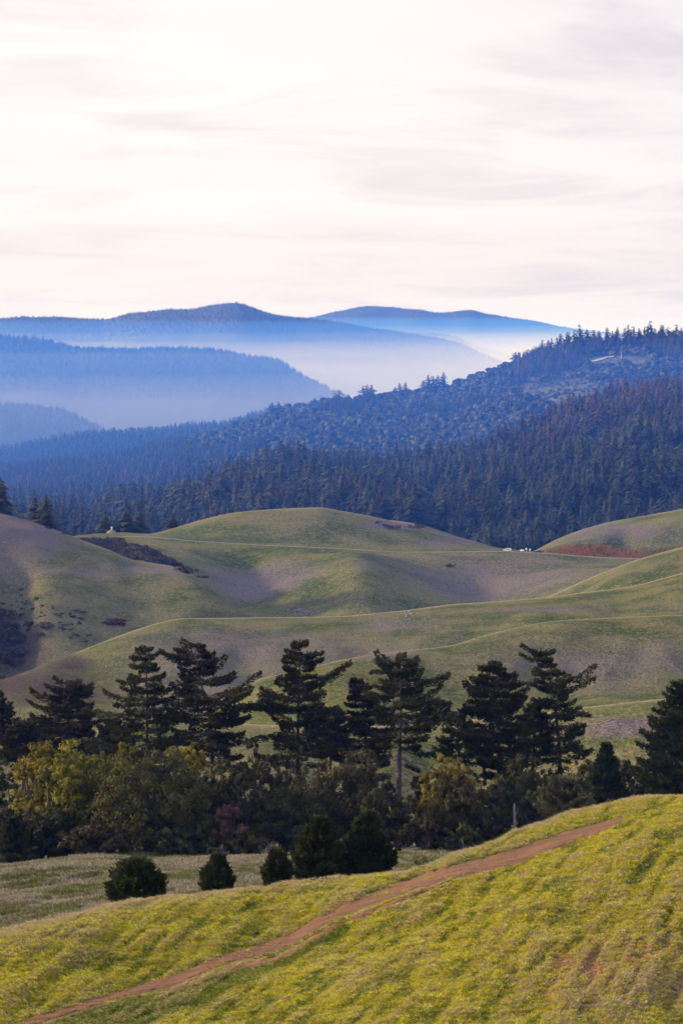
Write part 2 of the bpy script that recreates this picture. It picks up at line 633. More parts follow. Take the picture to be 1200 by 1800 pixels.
def crest_row(dk, pk, dd, dp):
    return row(dk) + dd, row(pk) + dp


Hill('near', [(row(NBD) - 45, row(NBP) + 1500), (row(NBD), row(NBP)), (NSD, NS), (NTD, NT), (NCD, NC),
              (npd + 14, npp + 45), (npd + 40, npp + 190)], near_relief)
FC = [(-420, 1560), (0, 1530), (70, 1521), (200, 1509), (330, 1509), (500, 1507), (700, 1500), (800, 1500), (1200, 1480), (1620, 1470)]
Hill('field', [(128, [(-420, 1790), (0, 1745), (300, 1690), (700, 1650), (1200, 1560), (1620, 1540)]),
               (165, [(-420, 1660), (0, 1628), (300, 1590), (600, 1565), (800, 1545), (1200, 1500), (1620, 1490)]),
               (218, FC), (250, row(FC) - 12), (310, 1490), (360, 1500)],
     lambda x, y, px: fbm(x / 3.0, y / 1.6, 3, 21) * 0.30 + fbm(x / 14, y / 12, 2, 22) * 0.6)
H1C = [(-420, 1310), (0, 1300), (200, 1280), (280, 1265), (500, 1275), (700, 1276), (780, 1268), (880, 1262), (1010, 1245), (1100, 1235), (1200, 1225), (1400, 1212), (1620, 1208)]


def folds(key, k, w, amp, sx, sy, seed, extra=()):
    """spurs and hollows on a hill's face, none at its crest (row k)"""
    def f(x, y, px):
        dc = np.interp(px, PXG, HILLS[key].D[k])
        wt = 1 - np.exp(-((y - dc) / w) ** 2)
        if key == 'knoll':
            wt = sstep(1322, 1275, y)          # the road bench stays level
        z = fbm(x / sx, y / sy, 3, seed) * amp
        for (c, hw, a) in extra:
            z = z + a * np.exp(-((px - c) / hw) ** 2)
        return wt * (z + fbm(x / (sx * 0.25), y / (sy * 0.25), 3, seed + 5) * amp * 0.12)
    return f


soft = lambda s, a: (lambda x, y, px: fbm(x / s, y / s, 3, int(s)) * a)
Hill('rise', [(290, 1500), (320, row(H1C) * 0.35 + 1470 * 0.65), (345, row(H1C) * 0.8 + 1470 * 0.2), (375, H1C), (400, row(H1C) + 12), (450, row(H1C) + 80)], folds('rise', 3, 22, 2.2, 14, 30, 61))
H2C = [(-420, 1340), (0, 1330), (200, 1300), (260, 1275), (330, 1250), (400, 1225), (460, 1193), (530, 1178), (600, 1160), (700, 1145), (790, 1135), (840, 1120), (900, 1105), (970, 1092),
       (1050, 1087), (1200, 1081), (1400, 1078), (1620, 1085)]
H2D = [(-420, 540), (400, 560), (700, 590), (1000, 630), (1200, 640), (1620, 650)]
h2f = 1350.0
Hill('dome', [(430, h2f), (row(H2D) * 0.6 + 430 * 0.4, row(H2C) * 0.62 + h2f * 0.38), (row(H2D) - 18, row(H2C) + 5), (H2D, H2C), (row(H2D) + 25, row(H2C) + 7), (row(H2D) + 90, row(H2C) + 95)], folds('dome', 3, 45, 4.0, 26, 70, 62))
H3C = [(-420, 1245), (-150, 1215), (0, 1195), (100, 1160), (165, 1135), (225, 1112), (280, 1095), (325, 1087), (400, 1086), (500, 1085), (600, 1083), (650, 1079), (700, 1074), (800, 1062), (900, 1055),
       (960, 1050), (1020, 1042), (1100, 1032), (1200, 1007), (1400, 965), (1620, 940)]
H3D = [(-420, 720), (0, 740), (300, 820), (600, 850), (900, 870), (1200, 900), (1620, 920)]
Hill('ridge', [(640, 1265), (row(H3D) * 0.55 + 640 * 0.45, row(H3C) * 0.62 + 1250 * 0.38), (row(H3D) - 20, row(H3C) + 5), (H3D, H3C), (row(H3D) + 20, row(H3C) + 5), (row(H3D) + 90, row(H3C) + 75)], folds('ridge', 3, 55, 4.5, 36, 80, 63))
H3B = [(-420, 1200), (700, 1160), (850, 1095), (960, 1050), (1020, 1023), (1075, 1000), (1125, 982), (1200, 961), (1400, 915), (1620, 895)]
Hill('spur', [(870, 1180), (930, row(H3B) + 32), (985, row(H3B) + 4), (1005, H3B), (1030, row(H3B) + 6), (1100, row(H3B) + 70)], folds('spur', 3, 40, 5.0, 40, 80, 64))
H6C = [(-420, 850), (-150, 878), (0, 902), (50, 914), (100, 932), (150, 952), (200, 970), (240, 985), (300, 996), (340, 1010), (370, 1030), (400, 1054), (440, 1085), (480, 1112), (600, 1150), (1620, 1250)]
H6D = [(-420, 1140), (0, 1100), (200, 1060), (400, 990), (500, 960), (1620, 960)]


def left_relief(x, y, px):
    g = np.exp(-((px - (28 + (y - 900) * -0.05)) / 38.0) ** 2) * sstep(1010, 960, y) * sstep(850, 890, y)
    w = 1 - np.exp(-((y - np.interp(px, PXG, row(H6D))) / 60.0) ** 2)
    return fbm(x / 28, y / 28, 3, 31) * 1.0 + w * fbm(x / 45, y / 90, 3, 32) * 4.5 - 8.0 * g


Hill('shoulder', [(850, 1215), (930, row(H6C) * 0.5 + 1195 * 0.5), (row(H6D) - 25, row(H6C) + 9), (H6D, H6C), (row(H6D) + 25, row(H6C) + 7), (row(H6D) + 100, row(H6C) + 70)], left_relief)
H4R = [(-420, 965), (0, 955), (100, 947), (160, 944), (240, 944), (350, 952), (450, 958), (600, 965), (725, 971), (875, 970), (950, 973), (1045, 980), (1122, 983), (1250, 986), (1620, 990)]
H4C = [(-420, 955), (0, 950), (100, 945), (170, 938), (215, 936), (260, 938), (300, 930), (350, 915), (420, 900), (500, 894), (560, 892), (600, 898), (650, 907), (725, 925), (800, 945), (880, 963.5),
       (950, 970), (1050, 978), (1200, 984), (1620, 988)]
H4L = [(-420, 1040), (100, 1020), (240, 1000), (400, 1030), (500, 1040), (600, 1035), (725, 1045), (900, 1035), (1000, 1025), (1100, 1012), (1200, 1008), (1620, 1005)]
Hill('knoll', [(1060, 1150), (1190, H4L), (1322, row(H4R) + 4), (1330, row(H4R)), (1337, row(H4R) - 0.5), (1440, H4C), (1465, row(H4C) + 4), (1560, row(H4C) + 60)], folds('knoll', 5, 60, 5.0, 60, 120, 65, ((430, 70, -7), (640, 60, 6), (860, 110, -5))))
H4B = [(-420, 1000), (400, 960), (560, 906), (640, 914.5), (680, 915), (725, 920), (770, 932), (815, 947), (850, 957), (900, 975), (1000, 1010), (1620, 1100)]
Hill('knoll_back', [(1440, row(H4B) + 25), (1500, row(H4B) + 3), (1525, H4B), (1550, row(H4B) + 4), (1620, row(H4B) + 40)], soft(35, 0.6))
H5C = [(-420, 1400), (700, 1100), (850, 1020), (905, 985), (945, 965), (980, 947), (1025, 930), (1075, 917), (1140, 905), (1200, 894), (1400, 868), (1620, 855)]
H5K = [(-420, 1405), (700, 1105), (850, 1025), (905, 988), (945, 969), (980, 960), (1010, 957), (1060, 956), (1100, 965), (1130, 962), (1200, 959), (1620, 955)]
Hill('bank', [(1385, np.maximum(row(H5K) + 10, 990)), (1392, np.maximum(row(H5K) + 6, 984)), (1399, H5K), (1490, row(H5C) + 4), (1520, H5C), (1545, row(H5C) + 4), (1640, row(H5C) + 60)], soft(40, 0.7))

R0C = [(-420, 945), (0, 930), (100, 925), (200, 914), (300, 898), (380, 876), (430, 856), (520, 841), (600, 838), (700, 840), (800, 829), (860, 812), (920, 786), (1000, 748), (1100, 728), (1200, 712), (1400, 690), (1620, 680)]
R0D = [(-420, 2300), (0, 2300), (500, 2350), (900, 2500), (1200, 2700), (1620, 2750)]
Hill('forest_slope', [(1620, 1030), (1780, row(R0C) * 0.3 + 1005 * 0.7), (2050, row(R0C) * 0.7 + 985 * 0.3), (R0D, R0C), (row(R0D) + 120, row(R0C) + 10), (row(R0D) + 400, row(R0C) + 70)],
     lambda x, y, px: fbm(x / 160, y / 160, 3, 41) * 9)
R1C = [(-420, 870), (0, 836), (100, 822), (200, 810), (280, 792), (350, 774), (440, 748), (500, 727), (560, 716), (640, 709), (700, 700), (780, 689), (840, 668), (900, 648), (950, 632), (1000, 622), (1100, 612),
       (1200, 606), (1400, 596), (1620, 590)]
R1D = [(-420, 3900), (0, 3900), (500, 4050), (900, 4200), (1620, 4400)]


def ridge_relief(x, y, px):
    w = 1 - np.exp(-((y - np.interp(px, PXG, row(R1D))) / 260.0) ** 2)
    s = np.abs(fbm((x + 0.5 * y) / 420, (y - 0.3 * x) / 300, 3, 51))
    return w * (34 * s - 10 + 7 * fbm(x / 90, y / 90, 3, 52))


Hill('far_slope', [(2450, 970), (2900, row(R1C) * 0.35 + 925 * 0.65), (3400, row(R1C) * 0.66 + 900 * 0.34), (row(R1D) - 90, row(R1C) + 7), (R1D, R1C), (row(R1D) + 120, row(R1C) + 6), (row(R1D) + 600, row(R1C) + 60)], ridge_relief)
wood = lambda s, a: (lambda x, y, px: fbm(x / s, y / s, 4, int(s) + 60) * a)
R2C = [(-420, 825), (0, 797), (60, 786), (150, 772), (270, 766), (330, 758), (400, 753), (450, 742), (520, 742), (600, 770), (700, 830), (1620, 1000)]
Hill('back_ridge', [(4450, 850), (4800, row(R2C) + 14), (5000, R2C), (5150, row(R2C) + 8), (5500, row(R2C) + 60)], wood(200, 9))
R3C = [(-420, 830), (300, 790), (360, 765), (410, 742), (450, 727), (500, 719), (560, 714), (620, 716), (700, 740), (800, 790), (1620, 900)]
Hill('low_ridge', [(5450, 850), (5750, row(R3C) + 15), (5900, R3C), (6050, row(R3C) + 8), (6300, row(R3C) + 50)], wood(220, 8))
F0C = [(-420, 670), (-150, 688), (0, 705), (60, 713), (120, 729), (160, 749), (220, 777), (300, 806), (420, 850), (1620, 900)]
Hill('hill_a', [(5700, 880), (6200, row(F0C) + 40), (6500, F0C), (6700, row(F0C) + 12), (7300, row(F0C) + 90)], wood(300, 14))
F1C = [(-420, 575), (-150, 585), (0, 590), (60, 595), (110, 602), (130, 608), (200, 608), (280, 610), (340, 618), (430, 629), (490, 636), (520, 654), (560, 674), (600, 694), (660, 730), (760, 790), (1620, 850)]
Hill('hill_b', [(6800, 815), (7400, row(F1C) * 0.55 + 800 * 0.45), (7850, row(F1C) + 12), (8000, F1C), (8150, row(F1C) + 10), (8900, row(F1C) + 110)], wood(350, 22))
F2C = [(-420, 575), (-150, 570), (0, 564), (50, 560), (90, 560), (180, 562), (230, 551), (270, 547), (330, 547), (370, 540), (420, 535), (440, 540), (490, 556), (560, 563), (620, 571), (680, 580), (740, 591), (800, 603),
       (850, 621), (900, 643), (1000, 690), (1200, 740), (1620, 760)]
Hill('mountain_a', [(8900, 740), (9900, row(F2C) * 0.55 + 720 * 0.45), (10800, row(F2C) + 10), (11000, F2C), (11200, row(F2C) + 8), (12000, row(F2C) + 90)], wood(500, 26))
F4C = [(-420, 680), (400, 640), (600, 605), (720, 584), (760, 582), (800, 588), (830, 603), (900, 625), (1000, 660), (1620, 720)]
Hill('mountain_b', [(11800, 700), (12600, row(F4C) + 25), (12900, F4C), (13100, row(F4C) + 8), (13600, row(F4C) + 60)], wood(500, 20))
F3C = [(-420, 640), (400, 590), (540, 563), (600, 549), (660, 541), (740, 541), (770, 545), (820, 544), (860, 555), (940, 567), (1000, 579), (1040, 584), (1200, 600), (1620, 640)]
Hill('mountain_c', [(13000, 690), (14000, row(F3C) * 0.6 + 680 * 0.4), (14800, row(F3C) + 7), (15000, F3C), (15200, row(F3C) + 6), (15800, row(F3C) + 60)], wood(600, 30))


def blob(X, Y, cx, cy, rx, ry, soft_=0.6, seed=1):
    """soft patch in photograph coordinates of the hillside"""
    r = np.sqrt(((X - cx) / rx) ** 2 + ((Y - cy) / ry) ** 2) + 0.35 * fbm(X / (rx * 0.5), Y / (ry * 0.5), 3, seed)
    return 1 - sstep(1 - soft_, 1 + soft_ * 0.5, r)


def crest_mask(hill, k, width):
    def f(X, Y, PX, PY):
        d = np.interp(PX[0], PXG, HILLS[hill].D[k])
        return np.exp(-(((Y - d[None]) / width) ** 2))
    return f


def near_masks(X, Y, PX, PY):
    soil_or_shade = np.clip(blob(PX, PY, 1040, 1700, 210, 110, 0.9, 3) * 0.9, 0, 1)
    a = R(75)
    u = X * math.cos(a) + Y * math.sin(a)
    v = -X * math.sin(a) + Y * math.cos(a)
    st = sstep(0.05, 0.5, fbm(u / 4, v / 1.0, 3, 77)) * 0.5
    cr = np.exp(-((Y - np.interp(PX[0], PXG, npd)[None]) / 2.2) ** 2) * sstep(1250, 700, PX)
    return st, cr, soil_or_shade


def track_edges():
    U = [(-120, 1858), (60, 1793), (225, 1742), (300, 1720), (400, 1680), (500, 1648), (600, 1595), (650, 1572), (700, 1553), (750, 1536), (800, 1522), (900, 1497), (1000, 1461), (1060, 1445), (1098, 1437)]
    Lo = [(-120, 1868), (60, 1803), (225, 1752), (300, 1735), (400, 1694), (500, 1667), (600, 1612), (650, 1594), (700, 1576), (750, 1558), (800, 1545), (900, 1521), (1000, 1482), (1060, 1460), (1098, 1439)]
    U2 = [(215, 1759), (300, 1740), (400, 1699), (500, 1673), (600, 1618), (650, 1600), (700, 1582), (750, 1563), (795, 1549)]
    L2 = [(215, 1760), (300, 1745), (400, 1707), (500, 1684), (600, 1625), (650, 1606), (700, 1588), (750, 1568), (795, 1550)]
    return (U, Lo), (U2, L2)


def near_depth_of(px, py):
    """depth on the near hill seen at (px, py), smooth terrain without relief"""
    h = HILLS['near']
    ds = np.linspace(70, 150, 900)
    out = np.empty(len(px))
    keep = h.relief
    h.relief = None
    for i, (a, b) in enumerate(zip(px, py)):
        z = h.zx(np.full(ds.shape, a), ds)
        p = HZ - F * z / ds
        p = np.minimum.accumulate(np.where(z > -1e8, p, 1e9))
        out[i] = np.interp(-b, -p, ds)
    h.relief = keep
    return out


o = HILLS['near'].mesh('hill', m_near, -260, 1460, 660, [6, 60, 130, 60, 70, 30, 12], near_masks)
near_obj = o
HILLS['field'].mesh('field', m_field, -200, 1400, 420, [10, 60, 60, 14, 10, 4],
                    lambda X, Y, PX, PY: (fbm(X / 9, Y / 9, 2, 5) * 0.4 + 0.25, np.exp(-((Y - 214) / 9) ** 2) * 0.6, 0))
HILLS['rise'].mesh('hill', m_hill, -200, 1400, 320, [8, 20, 30, 30, 16, 10],
                   lambda X, Y, PX, PY: (blob(PX, PY, 1100, 1285, 110, 22, 0.7, 2) * 0.9, crest_mask('rise', 3, 7)(X, Y, PX, PY) * 0.8, 0))
HILLS['dome'].mesh('hill', m_hill, -200, 1400, 340, [10, 50, 50, 16, 14, 10],
                   lambda X, Y, PX, PY: (blob(PX, PY, 1060, 1170, 260, 40, 0.9, 4) * 0.5 + blob(PX, PY, 660, 1150, 70, 14, 0.8, 6) * 0.6, crest_mask('dome', 3, 6)(X, Y, PX, PY) * 0.95, 0))


def ridge_masks(X, Y, PX, PY):
    s = blob(PX, PY, 60, 1200, 170, 30, 0.7, 7) * 0.9 + blob(PX, PY, 110, 1160, 60, 14, 0.7, 8) * 0.8
    pu = blob(PX, PY, 420, 1120, 200, 24, 0.9, 9) * 0.45 + blob(PX, PY, 700, 1100, 90, 14, 0.8, 19) * 0.6 + blob(PX, PY, 960, 1078, 120, 9, 0.8, 29) * 0.6
    pu = pu + 0.5 * sstep(1100, 1180, PY) * sstep(150, 350, PX)
    return pu, crest_mask('ridge', 3, 7)(X, Y, PX, PY), s


HILLS['ridge'].mesh('hill', m_hill, -200, 1400, 340, [10, 50, 50, 16, 14, 10], ridge_masks)
HILLS['spur'].mesh('hill', m_hill, 600, 1400, 200, [10, 30, 30, 12, 10, 8], lambda X, Y, PX, PY: (0, crest_mask('spur', 3, 10)(X, Y, PX, PY) * 0.8, 0))


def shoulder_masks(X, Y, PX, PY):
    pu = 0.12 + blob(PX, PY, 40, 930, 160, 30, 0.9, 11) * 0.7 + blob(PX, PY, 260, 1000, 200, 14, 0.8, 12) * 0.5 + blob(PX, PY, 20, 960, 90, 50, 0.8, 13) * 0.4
    return pu, crest_mask('shoulder', 3, 12)(X, Y, PX, PY) * 0.35 * sstep(60, 180, PX) * sstep(420, 330, PX), blob(PX, PY, 10, 1120, 75, 72, 0.6, 14)  # third mask: the gully's shade, painted dark into the ground colour


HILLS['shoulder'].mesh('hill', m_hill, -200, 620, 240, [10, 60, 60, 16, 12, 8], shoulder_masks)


def knoll_masks(X, Y, PX, PY):
    pu = blob(PX, PY, 440, 1012, 110, 26, 0.7, 15) * 0.95 + blob(PX, PY, 860, 1010, 190, 34, 0.9, 16) * 0.75 + blob(PX, PY, 690, 922, 80, 9, 0.8, 17) * 0.9 + blob(PX, PY, 790, 953, 90, 8, 0.8, 18) * 0.7
    return pu, crest_mask('knoll', 5, 10)(X, Y, PX, PY) * 0.5, 0


HILLS['knoll'].mesh('hill', m_hillfar, -200, 1400, 340, [10, 60, 12, 8, 60, 10, 8, 8][:7], knoll_masks)
HILLS['knoll_back'].mesh('hill', m_hillfar, 480, 960, 120, [10, 10, 10, 8], lambda X, Y, PX, PY: (0.4, crest_mask('knoll_back', 2, 12)(X, Y, PX, PY) * 0.6, 0))


def bank_masks(X, Y, PX, PY):
    cut = sstep(1398.5 + 2.0 * 0, 1396.5, Y + 2.2 * fbm(X / 6, X * 0, 3, 33)) * np.clip(sstep(940, 965, PX) * (1 - 0.6 * sstep(1110, 1135, PX)), 0, 1) * np.clip(0.85 + 0.9 * fbm(X / 5, Y / 2, 3, 34), 0.25, 1)
    return blob(PX, PY, 1090, 935, 120, 16, 0.9, 20) * 0.7, crest_mask('bank', 4, 12)(X, Y, PX, PY) * 0.5, cut


HILLS['bank'].mesh('hill', m_hillfar, 820, 1400, 200, [4, 14, 60, 14, 10, 8], bank_masks)
HILLS['forest_slope'].mesh('hill', m_forestfloor, -400, 1600, 200, [8, 20, 30, 8, 6])
HILLS['far_slope'].mesh('hill', m_chap, -400, 1600, 300, [10, 50, 70, 12, 12, 10])
HILLS['back_ridge'].mesh('hill', m_forestfloor, -400, 800, 120, [8, 12, 10, 8])
HILLS['low_ridge'].mesh('hill', m_forestfloor, 200, 900, 80, [8, 12, 10, 8])
HILLS['hill_a'].mesh('hill', m_forestfloor, -400, 500, 100, [8, 14, 10, 8])
HILLS['hill_b'].mesh('hill', m_forestfloor, -400, 800, 140, [10, 20, 10, 10, 10])
HILLS['mountain_a'].mesh('mountain', m_forestfloor, -400, 1500, 240, [10, 24, 12, 12, 10])
HILLS['mountain_b'].mesh('mountain', m_forestfloor, 300, 1600, 120, [10, 10, 10, 8])
HILLS['mountain_c'].mesh('mountain', m_forestfloor, 200, 1600, 160, [10, 20, 12, 12, 8])

# valley floor: one wide sheet below all hills, dropping from the camera's hill to the far valley
ys = np.array([-300, -60, 0, 40, 80, 120, 200, 300, 420, 600, 900, 1400, 2000, 3000, 4500, 6000, 9000, 13000, 18000.0])
zs = np.array([-6, -3, -1.8, -12, -36, -46, -66, -84, -96, -118, -165, -205, -260, -330, -400, -450, -450, -450, -450.0])
xs = np.array([-1, -0.6, -0.3, -0.15, 0, 0.15, 0.3, 0.6, 1.0])
V = np.array([[x * (400 + max(y, 0) * 0.55), y, z] for y, z in zip(ys, zs) for x in xs])
ii = np.arange(len(ys) * len(xs)).reshape(len(ys), len(xs))
obj = obj_np('terrain', V, np.stack([ii[:-1, :-1], ii[:-1, 1:], ii[1:, 1:], ii[1:, :-1]], -1).reshape(-1, 4), [m_hill], attrs={'mask': np.zeros((len(V), 3))})
tag(obj, kind='structure')


# ---- air
def vol_box(name, lo, hi, color, density, aniso=0.0, absorb=None):
    mb = MB()
    lo, hi = np.array(lo, float), np.array(hi, float)
    mb.box((lo + hi) / 2, (hi - lo) / 2)
    m, t, out = new_mat(name + '_air')
    pv = N(t, 'ShaderNodeVolumePrincipled')
    pv.inputs['Color'].default_value = (*color, 1)
    pv.inputs['Density'].default_value = density
    pv.inputs['Anisotropy'].default_value = aniso
    if absorb:
        pv.inputs['Absorption Color'].default_value = (*absorb, 1)
    L(t, pv.outputs[0], out.inputs['Volume'])
    ob = mb.build(name, [m], smooth=False)
    return tag(ob, kind='stuff')


HAZE_D = 6.5e-5
vol_box('haze', (-11500, -320, -452), (11500, 18200, 50), (0.06, 0.22, 1.0), HAZE_D, absorb=(1, 1, 1))
vol_box('valley_haze', (-9500, 1570, -450), (9500, 17600, -40), (0.05, 0.20, 1.0), 1.35e-4, absorb=(1, 1, 1))
for mtop, mfront, mden in ((-92, 8150, 1 / 25000), (-122, 8170, 1 / 19000), (-158, 8190, 1 / 14000), (-205, 8210, 1 / 10000), (-130, 7000, 1 / 13000), (-200, 5350, 1 / 12000)):
    vol_box('mist', (-9000 + mtop, mfront, -449 - mtop * 0.005), (9000 - mtop, 16500 - mtop, mtop), (1.0, 0.90, 0.93), mden, absorb=(1, 1, 1))

# ------------------------------------------------------------------ dirt track and hill roads
def ribbon(px, U, Lo, dof, hill, lift, nseg=6, jag=0.0, seed=0):
    """strip on a hill between two image-row edges"""
    rows_ = []
    for k in range(nseg + 1):
        f = k / nseg
        py = U * (1 - f) + Lo * f
        if k in (0, nseg):
            py = py + jag * fbm(px / 7.0, np.full_like(px, seed + k), 3, seed)
        d = dof(px, py)
        z = hill.zx(px, d) + lift - (0.0 if 0 < k < nseg else lift + 0.03)
        rows_.append(np.stack([(px - 600) / F * d, d, z], -1))
    A = np.stack(rows_)
    n = len(px)
    idx = np.arange((nseg + 1) * n).reshape(nseg + 1, n)
    return A.reshape(-1, 3), np.stack([idx[:-1, :-1], idx[1:, :-1], idx[1:, 1:], idx[:-1, 1:]], -1).reshape(-1, 4)


def dirt_material():
    m, t, out = new_mat('track_dirt')
    geo = N(t, 'ShaderNodeNewGeometry')
    P = geo.outputs['Position']
    mp = N(t, 'ShaderNodeMapping')
    mp.inputs['Rotation'].default_value = (0, 0, R(-43))
    mp.inputs['Scale'].default_value = (0.35, 2.2, 1)
    L(t, P, mp.inputs[0])
    a = noise(t, mp.outputs[0], 1.0, 5, 0.6)
    b_ = noise(t, P, 5.0, 4, 0.7)
    c = mixc(t, ramp(t, a, (0.3, 0.7)), (0.115, 0.045, 0.014), (0.225, 0.092, 0.031))
    c = mixc(t, ramp(t, b_, (0.55, 0.75, 0, 0.6)), c, (0.29, 0.165, 0.07))
    c = mixc(t, ramp(t, b_, (0.25, 0.42, 0.6, 0.0)), c, (0.12, 0.055, 0.035))
    b = N(t, 'ShaderNodeBsdfPrincipled')
    b.inputs['Roughness'].default_value = 0.95
    L(t, c, b.inputs['Base Color'])
    bp = N(t, 'ShaderNodeBump', i_Strength=0.9, i_Distance=0.2)
    L(t, M_(t, 'ADD', a, b_), bp.inputs['Height'])
    L(t, bp.outputs[0], b.inputs['Normal'])
    L(t, b.outputs[0], out.inputs[0])
    return m


tracks = track_edges()
TV, TQ, off = [], [], 0
for k, (u, lo) in enumerate(tracks):
    px = np.arange(u[0][0], u[-1][0] + 0.1, 2.5)
    U = pchip([a for a, _ in u], [b for _, b in u], px) - (np.interp(px, [300, 650, 1098], [8.0, 7.0, 3.0]) if k == 0 else 0)
    Lo = pchip([a for a, _ in lo], [b for _, b in lo], px) + (np.interp(px, [300, 650, 1098], [1.0, 1.5, 3.0]) if k == 0 else np.interp(px, [215, 300, 650, 795], [0, 6, 5, 0]))
    v, q = ribbon(px, U, Lo, near_depth_of, HILLS['near'], 0.045, 6, 3.6 if k == 0 else 2.4, 5 + k)
    TV.append(v)
    TQ.append(q + off)
    off += len(v)
tag(obj_np('dirt_track', np.concatenate(TV), np.concatenate(TQ), [dirt_material()]), kind='structure')


def track_soil(px, py):
    """1 on bare track"""
    s = np.zeros_like(px)
    for u, lo in tracks:
        U = np.interp(px, [a for a, _ in u], [b for _, b in u])
        Lo = np.interp(px, [a for a, _ in lo], [b for _, b in lo])
        s = np.maximum(s, ((py > U + 0.5) & (py < Lo - 0.5) & (px > u[0][0]) & (px < u[-1][0])).astype(float))
    return s


# hillside road on the knoll
px = np.arange(215, 1125, 4.0)
dk = 1331.0
v_, q_ = [], []
kn = HILLS['knoll']
A = np.stack([np.stack([(px - 600) / F * d, np.full_like(px, d), kn.zx(px, np.full_like(px, d)) + 0.2], -1) for d in (1327.5, 1330, 1332.5, 1335.0)])
idx = np.arange(4 * len(px)).reshape(4, len(px))
tag(obj_np('hillside_road', A.reshape(-1, 3), np.stack([idx[:-1, :-1], idx[1:, :-1], idx[1:, 1:], idx[:-1, 1:]], -1).reshape(-1, 4),
           [simple('road_gravel', (0.20, 0.165, 0.11), 0.95, 0.2, 0.2)]), kind='structure')


# ------------------------------------------------------------------ geometry-node scattering
def scatter(name, sources, P, rot, scl, idx=None, parent=None):
    me = bpy.data.meshes.new(name)
    n = len(P)
    me.vertices.add(n)
    me.vertices.foreach_set('co', np.asarray(P, np.float32).ravel())
    a = me.attributes.new('rot', 'FLOAT_VECTOR', 'POINT')
    a.data.foreach_set('vector', np.asarray(rot, np.float32).ravel())
    a = me.attributes.new('scl', 'FLOAT_VECTOR', 'POINT')
    s = np.asarray(scl, np.float32)
    if s.ndim == 1:
        s = np.repeat(s[:, None], 3, 1)
    a.data.foreach_set('vector', s.ravel())
    a = me.attributes.new('pick', 'INT', 'POINT')
    a.data.foreach_set('value', np.asarray(rng.integers(0, len(sources), n) if idx is None else idx, np.int32))
    ob = link(bpy.data.objects.new(name, me), parent)
    g = bpy.data.node_groups.new(name, 'GeometryNodeTree')
    g.interface.new_socket('Geometry', in_out='INPUT', socket_type='NodeSocketGeometry')
    g.interface.new_socket('Geometry', in_out='OUTPUT', socket_type='NodeSocketGeometry')
    gi, go = g.nodes.new('NodeGroupInput'), g.nodes.new('NodeGroupOutput')
    jn = g.nodes.new('GeometryNodeJoinGeometry')
    for sme in reversed(sources):      # the join stacks its inputs last first
        so_ = bpy.data.objects.new(name + '_source', sme)
        oi = g.nodes.new('GeometryNodeObjectInfo')
        oi.inputs['Object'].default_value = so_
        oi.inputs['As Instance'].default_value = True
        g.links.new(oi.outputs['Geometry'], jn.inputs[0])
    ip = g.nodes.new('GeometryNodeInstanceOnPoints')
    g.links.new(gi.outputs[0], ip.inputs['Points'])
    g.links.new(jn.outputs[0], ip.inputs['Instance'])
    ip.inputs['Pick Instance'].default_value = True

    def na(nm, typ):
        k = g.nodes.new('GeometryNodeInputNamedAttribute')
        k.data_type = typ
        k.inputs[0].default_value = nm
        return k.outputs[0]
    er = g.nodes.new('FunctionNodeEulerToRotation')
    g.links.new(na('rot', 'FLOAT_VECTOR'), er.inputs[0])
    g.links.new(er.outputs[0], ip.inputs['Rotation'])
    g.links.new(na('scl', 'FLOAT_VECTOR'), ip.inputs['Scale'])
    g.links.new(na('pick', 'INT'), ip.inputs['Instance Index'])
    g.links.new(ip.outputs[0], go.inputs[0])
    md = ob.modifiers.new('scatter', 'NODES')
    md.node_group = g
    return tag(ob, kind='stuff')


# ------------------------------------------------------------------ tree makers
def conifer_lod(mat, H=30.0, W_=8.0, tiers=13, arms=9, seed=0, blunt=0.0, ragged=0.35):
    """forest conifer: trunk and drooping tiers of separate boughs"""
    r = np.random.default_rng(seed)
    mb = MB()
    mb.tube([[0, 0, -1], [0, 0, H * 0.5], [0, 0, H]], [H * 0.014, H * 0.009, H * 0.002], 4)
    for k in range(tiers):
        f = (k + 0.5) / tiers
        z = H * (0.08 + 0.9 * f)
        rad = W_ * 0.5 * ((1 - f) ** (0.85 - blunt)) + 0.12 * W_ * (0.3 + 0.7 * (1 - f))
        n = max(4, int(arms * (1 - f * 0.55)))
        a0 = r.uniform(0, 6.28)
        for j in range(n):
            a = a0 + j * 6.283 / n + r.normal() * 0.25
            l = rad * (1 + r.normal() * ragged)
            if l < 0.3:
                continue
            dz = -l * (0.28 + 0.15 * r.normal()) + H * 0.02
            wd = l * 0.42 + 0.5
            ca, sa = math.cos(a), math.sin(a)
            zz = z + r.normal() * H * 0.012
            hb = H / tiers * 0.75
            base = np.array([0, 0, zz + hb])
            tip = np.array([ca * l, sa * l, zz + dz])
            mid = base * 0.42 + tip * 0.58
            s1 = mid + np.array([-sa, ca, 0]) * wd * 0.5 - np.array([0, 0, 0.25 * hb])
            s2 = mid - np.array([-sa, ca, 0]) * wd * 0.5 - np.array([0, 0, 0.25 * hb])
            up = mid + np.array([0, 0, 0.25 * hb])
            mb.add([base, s1, tip, s2, up], t=[[0, 1, 4], [1, 2, 4], [2, 3, 4], [3, 0, 4]], a=np.clip(r.uniform(0, 1) * 0.7 + 0.3 * f, 0, 1))
    return mb.mesh('conifer', [mat])


